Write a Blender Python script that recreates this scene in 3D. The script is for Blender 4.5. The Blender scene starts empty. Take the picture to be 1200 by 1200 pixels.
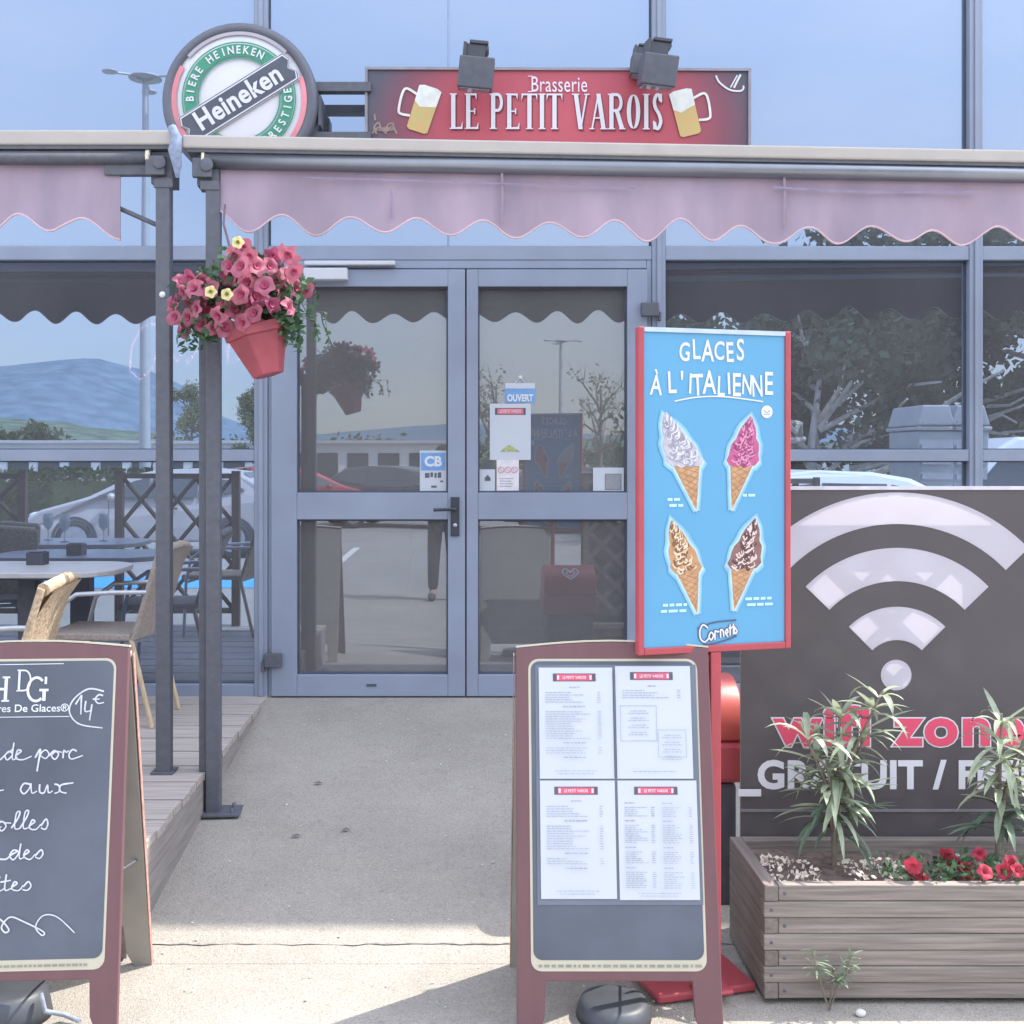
import bpy, math, random
from mathutils import Matrix, Vector
R = math.radians
random.seed(7)
S = bpy.context.scene
COL = S.collection

# ------------------------------------------------------------------ camera, sky, sun, exposure
F = 1290.0                      # focal length in pixels of a 1200 px picture
EYE = 1.6
GY = 6.14                       # glass plane of the facade
cam_d = bpy.data.cameras.new('camera')
cam_d.sensor_width = 36.0
cam_d.lens = 36.0 * F / 1200.0
cam_d.shift_x = 0.05
cam_d.shift_y = -0.05
cam_d.clip_start = 0.05
cam_d.clip_end = 9000
cam = bpy.data.objects.new('camera', cam_d)
COL.objects.link(cam)
cam.location = (0, 0, EYE)
cam.rotation_euler = (R(90), 0, 0)
S.camera = cam

SUN = Vector((0.72, 0.275, 1.0)).normalized()      # direction towards the sun
W = bpy.data.worlds.new('World')
S.world = W
W.use_nodes = True
wn = W.node_tree.nodes
bg = wn['Background']
sky = wn.new('ShaderNodeTexSky')
sky.sky_type = 'NISHITA'
sky.sun_disc = False
sky.sun_elevation = math.asin(SUN.z)
sky.sun_rotation = math.atan2(SUN.x, SUN.y)
sky.altitude = 50
sky.air_density = 1.0
sky.dust_density = 0.5
sky.ozone_density = 1.5
hsv = wn.new('ShaderNodeHueSaturation')
hsv.inputs['Saturation'].default_value = 0.42      # thin bright haze over the whole sky
W.node_tree.links.new(sky.outputs[0], hsv.inputs['Color'])
wtc = wn.new('ShaderNodeTexCoord'); wsx = wn.new('ShaderNodeSeparateXYZ'); wmr = wn.new('ShaderNodeMapRange'); wsc = wn.new('ShaderNodeVectorMath'); wsc.operation = 'SCALE'
wmr.interpolation_type = 'SMOOTHSTEP'
wmr.inputs['From Min'].default_value = 0.0; wmr.inputs['From Max'].default_value = 0.9
wmr.inputs['To Min'].default_value = 0.42; wmr.inputs['To Max'].default_value = 1.65
W.node_tree.links.new(wtc.outputs['Generated'], wsx.inputs[0]); W.node_tree.links.new(wsx.outputs['Z'], wmr.inputs['Value'])
W.node_tree.links.new(hsv.outputs[0], wsc.inputs[0]); W.node_tree.links.new(wmr.outputs[0], wsc.inputs['Scale'])
# thin streaky cloud
wmp = wn.new('ShaderNodeMapping'); wmp.inputs['Scale'].default_value = (1.6, 1.6, 5.0); wnz = wn.new('ShaderNodeTexNoise'); wnz.inputs['Scale'].default_value = 1.5; wnz.inputs['Detail'].default_value = 8; wnz.inputs['Roughness'].default_value = .55
wcl = wn.new('ShaderNodeMapRange'); wcl.inputs['From Min'].default_value = .42; wcl.inputs['From Max'].default_value = .72; wcl.inputs['To Min'].default_value = 0; wcl.inputs['To Max'].default_value = .30
wmx = wn.new('ShaderNodeMix'); wmx.data_type = 'RGBA'
wbw = wn.new('ShaderNodeVectorMath'); wbw.operation = 'MULTIPLY'; wbw.inputs[1].default_value = (1.75, 1.35, 1.05)
W.node_tree.links.new(wtc.outputs['Generated'], wmp.inputs[0]); W.node_tree.links.new(wmp.outputs[0], wnz.inputs['Vector']); W.node_tree.links.new(wnz.outputs['Fac'], wcl.inputs['Value'])
W.node_tree.links.new(wsc.outputs[0], wbw.inputs[0]); W.node_tree.links.new(wcl.outputs[0], wmx.inputs[0]); W.node_tree.links.new(wsc.outputs[0], wmx.inputs[6]); W.node_tree.links.new(wbw.outputs[0], wmx.inputs[7])
W.node_tree.links.new(wmx.outputs[2], bg.inputs[0])
bg.inputs[1].default_value = 0.15
sl = bpy.data.lights.new('sun', 'SUN')
sl.energy = 2.0
sl.angle = R(0.4)
sl.color = (1.0, 0.93, 0.82)
so = bpy.data.objects.new('sun', sl)
COL.objects.link(so)
so.rotation_euler = SUN.to_track_quat('Z', 'Y').to_euler()
so.location = (20, 12, 30)
S.view_settings.view_transform = 'Standard'
S.view_settings.look = 'None'
S.view_settings.exposure = 2.04
S.view_settings.gamma = 1.0
S.cycles.max_bounces = 8
S.cycles.glossy_bounces = 4
S.cycles.transparent_max_bounces = 10
S.cycles.transmission_bounces = 4

# ------------------------------------------------------------------ helpers
def lin(h):
    h = h.lstrip('#')
    o = []
    for i in (0, 2, 4):
        c = int(h[i:i+2], 16) / 255
        o.append(c/12.92 if c <= 0.04045 else ((c+0.055)/1.055)**2.4)
    return tuple(o)

def gx(x, d): return (x-540)*d/F           # photo pixel -> metres at distance d
def gz(y, d): return EYE-(y-540)*d/F
def refl(x, m): return (x-540)*m/F, 2*GY-m   # something seen in the mirror glass, m metres along the path

_mats = {}
def mat(name, col, rough=0.6, metal=0.0, var=0.12, scale=18.0, bump=0.0, spec=0.5, hue=None, stretch=None, trans=0.0, detail=4.0, each=0.0):
    """Principled material whose colour is mottled by object-space noise."""
    if name in _mats: return _mats[name]
    m = bpy.data.materials.new(name)
    m.use_nodes = True
    nt = m.node_tree
    b = nt.nodes['Principled BSDF']
    b.inputs['Roughness'].default_value = rough
    b.inputs['Metallic'].default_value = metal
    b.inputs['Specular IOR Level'].default_value = spec
    tc = nt.nodes.new('ShaderNodeTexCoord')
    vec = tc.outputs['Object']
    if stretch:
        mp = nt.nodes.new('ShaderNodeMapping')
        mp.inputs['Scale'].default_value = stretch
        nt.links.new(vec, mp.inputs[0]); vec = mp.outputs[0]
    nz = nt.nodes.new('ShaderNodeTexNoise')
    nz.inputs['Scale'].default_value = scale
    nz.inputs['Detail'].default_value = detail
    nt.links.new(vec, nz.inputs['Vector'])
    rp = nt.nodes.new('ShaderNodeValToRGB')
    rp.color_ramp.elements[0].position = 0.3
    rp.color_ramp.elements[1].position = 0.7
    lo = [c*(1-var) for c in col]
    hi = [min(1, c*(1+var)) for c in (hue or col)]
    rp.color_ramp.elements[0].color = (*lo, 1)
    rp.color_ramp.elements[1].color = (*hi, 1)
    nt.links.new(nz.outputs['Fac'], rp.inputs[0])
    colout = rp.outputs[0]
    if each:
        oi = nt.nodes.new('ShaderNodeObjectInfo'); mr = nt.nodes.new('ShaderNodeMapRange'); sc_ = nt.nodes.new('ShaderNodeVectorMath'); sc_.operation = 'SCALE'
        mr.inputs['To Min'].default_value = 1-each; mr.inputs['To Max'].default_value = 1+each
        nt.links.new(oi.outputs['Random'], mr.inputs['Value']); nt.links.new(colout, sc_.inputs[0]); nt.links.new(mr.outputs[0], sc_.inputs['Scale']); colout = sc_.outputs[0]
        ad = nt.nodes.new('ShaderNodeVectorMath'); ad.operation = 'ADD'; sh_ = nt.nodes.new('ShaderNodeMath'); sh_.operation = 'MULTIPLY'; sh_.inputs[1].default_value = 37.0
        nt.links.new(oi.outputs['Random'], sh_.inputs[0]); nt.links.new(vec, ad.inputs[0]); nt.links.new(sh_.outputs[0], ad.inputs[1]); nt.links.new(ad.outputs[0], nz.inputs['Vector'])
    nt.links.new(colout, b.inputs['Base Color'])
    if bump:
        bp = nt.nodes.new('ShaderNodeBump')
        bp.inputs['Strength'].default_value = bump
        bp.inputs['Distance'].default_value = 0.01
        nt.links.new(nz.outputs['Fac'], bp.inputs['Height'])
        nt.links.new(bp.outputs[0], b.inputs['Normal'])
    if trans:
        tl = nt.nodes.new('ShaderNodeBsdfTranslucent')
        nt.links.new(rp.outputs[0], tl.inputs[0])
        mx = nt.nodes.new('ShaderNodeMixShader')
        mx.inputs[0].default_value = trans
        nt.links.new(b.outputs[0], mx.inputs[1]); nt.links.new(tl.outputs[0], mx.inputs[2])
        nt.links.new(mx.outputs[0], nt.nodes['Material Output'].inputs[0])
    _mats[name] = m
    return m

def glass_mat(name, tint, refl_fac, veil, veil_col, see, wave=0.0):
    m = bpy.data.materials.new(name); m.use_nodes = True
    nt = m.node_tree; nt.nodes.clear()
    out = nt.nodes.new('ShaderNodeOutputMaterial')
    gl = nt.nodes.new('ShaderNodeBsdfGlossy'); gl.inputs['Roughness'].default_value = 0.0
    gl.inputs['Color'].default_value = (*tint, 1)
    tr = nt.nodes.new('ShaderNodeBsdfTransparent'); tr.inputs['Color'].default_value = (*see, 1)
    df = nt.nodes.new('ShaderNodeBsdfDiffuse'); df.inputs['Color'].default_value = (*veil_col, 1)  # grey diffuse layer painted in as a pale veil that lifts dark reflections
    m1 = nt.nodes.new('ShaderNodeMixShader'); m1.inputs[0].default_value = refl_fac
    m2 = nt.nodes.new('ShaderNodeMixShader')
    tc = nt.nodes.new('ShaderNodeTexCoord')
    nz = nt.nodes.new('ShaderNodeTexNoise'); nz.inputs['Scale'].default_value = 1.7; nz.inputs['Detail'].default_value = 6
    nt.links.new(tc.outputs['Object'], nz.inputs['Vector'])
    mr = nt.nodes.new('ShaderNodeMapRange')
    mr.inputs['From Min'].default_value = 0.3; mr.inputs['From Max'].default_value = 0.7
    mr.inputs['To Min'].default_value = veil*0.85; mr.inputs['To Max'].default_value = veil*1.15
    nt.links.new(nz.outputs['Fac'], mr.inputs['Value'])
    nt.links.new(mr.outputs[0], m2.inputs[0])
    if wave:
        n2 = nt.nodes.new('ShaderNodeTexNoise'); n2.inputs['Scale'].default_value = 1.1; n2.inputs['Detail'].default_value = 1
        nt.links.new(tc.outputs['Object'], n2.inputs['Vector'])
        bp = nt.nodes.new('ShaderNodeBump'); bp.inputs['Strength'].default_value = 1.0; bp.inputs['Distance'].default_value = wave
        nt.links.new(n2.outputs['Fac'], bp.inputs['Height']); nt.links.new(bp.outputs[0], gl.inputs['Normal'])
    nt.links.new(tr.outputs[0], m1.inputs[1]); nt.links.new(gl.outputs[0], m1.inputs[2])
    nt.links.new(m1.outputs[0], m2.inputs[1]); nt.links.new(df.outputs[0], m2.inputs[2])
    nt.links.new(m2.outputs[0], out.inputs[0])
    return m

class MB:
    """collects shapes and links them as ONE mesh object"""
    def __init__(s): s.v = []; s.f = []; s.sm = []; s.lay = 0.0
    def add(s, vs, fs, smooth=False):
        o = len(s.v); s.v += [tuple(p) for p in vs]
        for f in fs: s.f.append(tuple(i+o for i in f)); s.sm.append(smooth)
        return s
    def box(s, x0, x1, y0, y1, z0, z1, m=None):
        vs = [Vector(p) for p in ((x0,y0,z0),(x1,y0,z0),(x1,y1,z0),(x0,y1,z0),(x0,y0,z1),(x1,y0,z1),(x1,y1,z1),(x0,y1,z1))]
        if m: vs = [m @ p for p in vs]
        return s.add(vs, [(3,2,1,0),(4,5,6,7),(0,1,5,4),(1,2,6,5),(2,3,7,6),(3,0,4,7)])
    def prism(s, poly, y0, y1, m=None):
        """polygon in x,z extruded along y (y0 faces the viewer)"""
        n = len(poly)
        vs = [Vector((x, y0, z)) for x, z in poly]+[Vector((x, y1, z)) for x, z in poly]
        if m: vs = [m @ p for p in vs]
        fs = [tuple(range(n)), tuple(range(2*n-1, n-1, -1))]
        fs += [(i, i+n, (i+1) % n+n, (i+1) % n) for i in range(n)]
        return s.add(vs, fs)
    def flat(s, poly, y=0.0):
        s.lay += 0.00004
        return s.add([(x, y-s.lay, z) for x, z in poly], [tuple(range(len(poly)))])
    def rect(s, x0, x1, z0, z1, y=0.0): return s.flat([(x0,z0),(x1,z0),(x1,z1),(x0,z1)], y)
    def arc(s, cx, cz, r0, r1, a0, a1, y=0.0, n=48):
        s.lay += 0.00004
        vs = []; fs = []
        for i in range(n+1):
            a = R(a0+(a1-a0)*i/n); c, q = math.cos(a), math.sin(a)
            vs += [(cx+r0*c, y-s.lay, cz+r0*q), (cx+r1*c, y-s.lay, cz+r1*q)]
        for i in range(n): fs.append((2*i, 2*i+1, 2*i+3, 2*i+2))
        return s.add(vs, fs)
    def ribbon(s, pts, w, y=0.0, smooth=True, drift=0.00001):
        """a written stroke: smooth curve through pts, width w (number or list)"""
        if smooth and len(pts) > 2:
            q = []
            P = [pts[0]]+list(pts)+[pts[-1]]
            for i in range(1, len(P)-2):
                for k in range(6):
                    t = k/6
                    q.append(tuple(0.5*((2*P[i][j])+(-P[i-1][j]+P[i+1][j])*t+(2*P[i-1][j]-5*P[i][j]+4*P[i+1][j]-P[i+2][j])*t*t+(-P[i-1][j]+3*P[i][j]-3*P[i+1][j]+P[i+2][j])*t**3) for j in (0, 1)))
            q.append(tuple(pts[-1])); pts = q
        s.lay += 0.00004
        vs = []; fs = []; n = len(pts)
        for i, (x, z) in enumerate(pts):
            a = pts[max(i-1, 0)]; b = pts[min(i+1, n-1)]
            dx, dz = b[0]-a[0], b[1]-a[1]; L = math.hypot(dx, dz) or 1
            ww = w if not isinstance(w, (list, tuple)) else w[0]+(w[1]-w[0])*i/(n-1)
            nx, nz = -dz/L*ww/2, dx/L*ww/2
            yy = y-s.lay-drift*i
            vs += [(x+nx, yy, z+nz), (x-nx, yy, z-nz)]
        for i in range(n-1): fs.append((2*i, 2*i+1, 2*i+3, 2*i+2))
        return s.add(vs, fs)
    def tube(s, pts, r, n=8, cap=True):
        pts = [Vector(p) for p in pts]; k = len(pts); vs = []; fs = []
        up = Vector((0, 0, 1))
        prev = None
        for i, p in enumerate(pts):
            t = (pts[min(i+1, k-1)]-pts[max(i-1, 0)]).normalized()
            if prev is None:
                a = t.orthogonal().normalized()
            else:
                a = (prev-t*prev.dot(t)).normalized()
            prev = a
            b = t.cross(a)
            rr = r if not isinstance(r, (list, tuple)) else (r[i] if len(r) == k else r[0]+(r[1]-r[0])*i/(k-1))
            for j in range(n):
                g = 2*math.pi*j/n
                vs.append(p+a*(rr*math.cos(g))+b*(rr*math.sin(g)))
        for i in range(k-1):
            for j in range(n):
                fs.append((i*n+j, i*n+(j+1) % n, (i+1)*n+(j+1) % n, (i+1)*n+j))
        s.add(vs, fs, True)
        if cap:
            s.add(vs[:n], [tuple(range(n-1, -1, -1))]); s.add(vs[-n:], [tuple(range(n))])
        return s
    def lathe(s, prof, n=24, c=(0, 0, 0), smooth=True, axis='z', a0=0.0):
        vs = []; fs = []; k = len(prof)
        for i in range(n):
            g = 2*math.pi*i/n+a0
            for r, h in prof:
                if axis == 'z': p = (c[0]+r*math.cos(g), c[1]+r*math.sin(g), c[2]+h)
                elif axis == 'y': p = (c[0]+r*math.cos(g), c[1]+h, c[2]+r*math.sin(g))
                else: p = (c[0]+h, c[1]+r*math.cos(g), c[2]+r*math.sin(g))
                vs.append(p)
        for i in range(n):
            for j in range(k-1):
                fs.append((i*k+j, ((i+1) % n)*k+j, ((i+1) % n)*k+j+1, i*k+j+1))
        return s.add(vs, fs, smooth)
    def blob(s, c, r, n=10, m=6):
        prof = []
        for j in range(m+1):
            t = math.pi*j/m
            prof.append((max(1e-4, math.sin(t)), -math.cos(t)))
        q = MB().lathe(prof, n)
        return s.add([(c[0]+p[0]*r[0], c[1]+p[1]*r[1], c[2]+p[2]*r[2]) for p in q.v], q.f, True)
    def text(s, t, size, x=0, z=0, y=0.0, align='CENTER', sx=1.0, bold=0.0, rot=0.0, sp=1.0):
        s.lay += 0.00004
        c = bpy.data.curves.new('t', 'FONT'); c.body = t; c.size = size; c.align_x = align
        c.offset = bold; c.space_character = sp; c.resolution_u = 4
        o = bpy.data.objects.new('t', c); COL.objects.link(o)
        dg = bpy.context.evaluated_depsgraph_get()
        me = bpy.data.meshes.new_from_object(o.evaluated_get(dg))
        ca, sa = math.cos(R(rot)), math.sin(R(rot))
        vs = []
        for v in me.vertices:
            u, w = v.co.x*sx, v.co.y
            vs.append((x+u*ca-w*sa, y-s.lay, z+u*sa+w*ca))
        s.add(vs, [tuple(p.vertices) for p in me.polygons])
        bpy.data.objects.remove(o); bpy.data.curves.remove(c); bpy.data.meshes.remove(me)
        return s
    def arctext(s, t, size, cx, cz, r, mid, step, y=0.0, sx=1.0, bold=0.0, inward=False):
        n = len(t)
        for i, ch in enumerate(t):
            if ch == ' ': continue
            if not inward: a = mid-(i-(n-1)/2)*step; rot = a-90
            else: a = mid+(i-(n-1)/2)*step; rot = a+90
            s.text(ch, size, cx+r*math.cos(R(a)), cz+r*math.sin(R(a)), y, 'CENTER', sx, bold, rot)
        return s
    def xf(s, m):
        s.v = [tuple(m @ Vector(p)) for p in s.v]; return s
    def build(s, name, material, parent=None, bevel=0.0, loc=None):
        me = bpy.data.meshes.new(name); me.from_pydata(s.v, [], s.f)
        me.polygons.foreach_set('use_smooth', s.sm)
        me.materials.append(material); me.update()
        o = bpy.data.objects.new(name, me); COL.objects.link(o)
        if parent: o.parent = parent
        if loc: o.location = loc
        if bevel:
            b = o.modifiers.new('bevel', 'BEVEL'); b.width = bevel; b.segments = 2; b.limit_method = 'ANGLE'; b.angle_limit = R(40)
        return o

def tag(o, label, cat, group=None, kind=None):
    if label: o['label'] = label
    if cat: o['category'] = cat
    if group: o['group'] = group
    if kind: o['kind'] = kind
    return o
def thing(name, label, cat, loc=(0, 0, 0), rotz=0.0, group=None, tilt=0.0):
    o = bpy.data.objects.new(name, None); COL.objects.link(o)
    o.empty_display_size = 0.1
    o.location = loc; o.rotation_euler = (R(tilt), 0, R(rotz))
    return tag(o, label, cat, group)
def struct(o): o['kind'] = 'structure'; return o
def dup(root, loc=None, rotz=None, label=None):
    r = root.copy(); COL.objects.link(r)
    if loc: r.location = loc
    if rotz is not None: r.rotation_euler = (0, 0, R(rotz))
    if label: r['label'] = label
    for ch in list(root.children):
        c = ch.copy(); COL.objects.link(c); c.parent = r
        for g in list(ch.children):
            d = g.copy(); COL.objects.link(d); d.parent = c
    return r

# serif capitals drawn from strokes; unit cell height 1
def serif(mb, text, x, z, h, w, y=0.0, gap=0.05, stem=0.21, thin=0.085, ser=0.06):
    """condensed serif capitals; x = left end, w = width of a normal letter"""
    H = h
    for ch in text:
        cw = {'I': 0.46, 'L': 0.85, 'E': 0.9, 'P': 0.92, 'T': 0.95, 'V': 1.0, 'A': 1.05, 'R': 1.0, 'O': 0.98, 'S': 0.8, 'H': 1.15, 'D': 1.05, 'G': 1.0, ' ': 0.5}.get(ch, 1)*w
        st, th, se = stem*w*1.2, thin*w*1.2, ser*w*1.4
        def stemv(cx): 
            mb.rect(cx-st/2, cx+st/2, z, z+H, y)
            mb.rect(cx-st/2-se, cx+st/2+se, z, z+th*.7, y); mb.rect(cx-st/2-se, cx+st/2+se, z+H-th*.7, z+H, y)
        L = x+st/2+se; E = x+cw-se
        if ch == 'I': stemv(x+cw/2)
        elif ch == 'L':
            stemv(L); mb.flat([(L, z), (E, z), (E, z+.22*H), (E-th, z+th*1.2), (L, z+th)], y)
        elif ch == 'E':
            stemv(L); mb.flat([(L, z), (E, z), (E, z+.2*H), (E-th, z+th*1.2), (L, z+th)], y)
            mb.flat([(L, z+H), (L, z+H-th), (E-2*th, z+H-th*1.2), (E-th, z+H-.18*H), (E-th, z+H)], y)
            mb.rect(L, E-2*th, z+H*.5-th*.4, z+H*.5+th*.4, y); mb.rect(E-2.6*th, E-1.8*th, z+H*.42, z+H*.58, y)
        elif ch == 'T':
            stemv(x+cw/2); mb.rect(x, x+cw, z+H-th, z+H, y)
            mb.flat([(x, z+H), (x, z+H-.2*H), (x+th, z+H-th)], y); mb.flat([(x+cw, z+H), (x+cw-th, z+H-th), (x+cw, z+H-.2*H)], y)
        elif ch in 'PR':
            stemv(L)
            b = x+cw*.52
            pts = [(L, z+H-th/2)]+[(b+math.cos(R(a))*(x+cw-se-st/2-b), z+H*.75+math.sin(R(a))*(H*.25-th/2)) for a in range(85, -91, -15)]+[(L, z+H*.5+th/2)]
            mb.ribbon(pts, st*.72, y, smooth=False)
            if ch == 'R':
                mb.flat([(x+cw*.42, z+H*.5), (x+cw*.42+st, z+H*.5), (x+cw, z), (x+cw-st*1.1, z)], y); mb.rect(x+cw-st*1.3, x+cw+se*.6, z, z+th*.7, y)
        elif ch in 'VA':
            up = ch == 'V'
            a, b = (z+H, z) if up else (z, z+H)
            m = x+cw/2
            wl, wr = (st, th) if up else (th, st)
            mb.flat([(x+se, a), (x+se+wl, a), (m+wl/2, b), (m-wl/2, b)], y); mb.flat([(E-wr, a), (E, a), (m+wr/2, b), (m-wr/2, b)], y)
            s0, s1 = (z+H-th*.7, z+H) if up else (z, z+th*.7)
            mb.rect(x-se*.3, x+2*se+wl, s0, s1, y); mb.rect(E-wr-se, E+se*1.3, s0, s1, y)
            if not up: mb.rect(x+cw*.26, x+cw*.72, z+H*.3, z+H*.3+th*.8, y)
        elif ch == 'O':
            c = x+cw/2
            for sg in (-1, 1):
                pts = [(c+sg*math.cos(R(a))*(cw/2-se-st/2), z+H/2+math.sin(R(a))*(H/2-th/2)) for a in range(-90, 91, 12)]
                n = len(pts); vs = []
                for i, p in enumerate(pts):
                    ww = th+(st-th)*math.sin(math.pi*i/(n-1))
                    vs.append((p[0]-sg*ww/2, p[1], p[0]+sg*ww/2))
                poly = [(a, q) for a, q, b in vs]+[(b, q) for a, q, b in reversed(vs)]
                mb.flat(poly, y)
        elif ch == 'S':
            c = x+cw/2; a = cw/2-se-st/2
            mb.ribbon([(c+a, z+H*.8), (c+a*.6, z+H*.95), (c-a*.3, z+H*.96), (c-a, z+H*.8), (c-a*.6, z+H*.6), (c+a*.5, z+H*.42), (c+a, z+H*.22), (c+a*.3, z+H*.04), (c-a*.6, z+H*.05), (c-a, z+H*.2)], st*.8, y)
            mb.rect(c+a-th*.2, c+a+th*.8, z+H*.76, z+H, y); mb.rect(c-a-th*.8, c-a+th*.2, z, z+H*.24, y)
        elif ch == 'H':
            stemv(L); stemv(E-st/2); mb.rect(L, E-st/2, z+H*.5-th/2, z+H*.5+th/2, y)
        elif ch == 'D':
            stemv(L); b = x+cw*.45
            mb.ribbon([(L, z+H-th/2)]+[(b+math.cos(R(a))*(E-st/2-b), z+H*.5+math.sin(R(a))*(H*.5-th/2)) for a in range(90, -91, -12)]+[(L, z+th/2)], st*.7, y, smooth=False)
        elif ch == 'G':
            c = x+cw/2; a = cw/2-se-st/2
            mb.ribbon([(c+math.cos(R(g))*a, z+H*.5+math.sin(R(g))*(H*.5-th/2)) for g in range(45, 316, 14)], st*.75, y, smooth=False)
            mb.rect(c+a-st*.6, c+a+st*.4, z+H*.05, z+H*.45, y); mb.rect(c+a-st*1.5, c+a+st*1.1, z+H*.42, z+H*.42+th, y); mb.rect(c+a-th*.2, c+a+th*.8, z+H*.7, z+H*.98, y)
        x += cw+gap*w
    return x

# ------------------------------------------------------------------ materials
ALU = mat('blue_grey_aluminium', lin('#8a94a8'), .45, .0, .09, 3, detail=12)
GASKET = mat('dark_gasket', lin('#4a5160'), .7)
MIRROR = glass_mat('solar_mirror_glass', (.29, .375, .525), .90, .18, (.42, .42, .45), (.4, .42, .45), .0006)
DOORGLASS = glass_mat('veiled_door_glass', (.70, .80, .95), .22, .22, (.41, .415, .43), (.7, .7, .7), .0004)  # milky veil mixed into the door glass
DARKMETAL = mat('veil_grey_black_metal', lin('#595c66'), .55, 0, .12, 30)  # black raised to grey, the milky veil put into its colour
BLACKPL = mat('black_plastic', lin('#4c4f59'), .5, 0, .1, 30)
STEEL = mat('brushed_steel', lin('#b8bcc4'), .35, .6, .08, 30)
BEIGE = mat('beige_painted_bar', lin('#ada7a2'), .5, 0, .06, 8)
ROLL = mat('dark_roller_metal', lin('#8a8e98'), .32, .7, .06, 8)
MAUVE = mat('faded_mauve_canvas', lin('#a093a6'), .9, 0, .10, 3, .3, trans=.15, hue=lin('#ac98a8'), detail=10, stretch=(1.6, 1, .7))
SHADEBACK = mat('shade_dark_canvas_back', lin('#3e3f47'), .95, 0, .1, 6)  # shade on the rear of the canvas, painted as a dark colour
WHITE = mat('white_paint', lin('#c4c8d0'), .5, 0, .03, 6)
PRINTW = mat('white_print', lin('#d6d6de'), .6, 0, .02, 6)
PAPER = mat('white_paper', lin('#bfc5d0'), .7, 0, .02, 6)
INK = mat('grey_ink', lin('#9aa0ad'), .7, 0, .15, 40)
RED = mat('red_paint', lin('#ac4a53'), .4, 0, .06, 9)
REDPRINT = mat('red_print', lin('#c4374a'), .6, 0, .04, 9)
BROWN = mat('brown_stained_board', lin('#6b4c51'), .55, 0, .08, 14, stretch=(1, 1, .15))
SLATE = mat('slate_blackboard', lin('#575e6c'), .6, 0, .3, 2.2, detail=12)
CREAM = mat('cream_trim', lin('#bdb8a6'), .6, 0, .04, 9)
CHALK = mat('chalk', lin('#c4c9d2'), .9, 0, .12, 90)
GREENLEAF = mat('petunia_leaf', lin('#4d6b4c'), .6, 0, .3, 22, trans=.25)
PINK = mat('pink_petunia_petal', lin('#b76a80'), .7, 0, .14, 25, trans=.3)
PINKC = mat('dark_pink_throat', lin('#a03a5c'), .7, 0, .1, 25)

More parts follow.
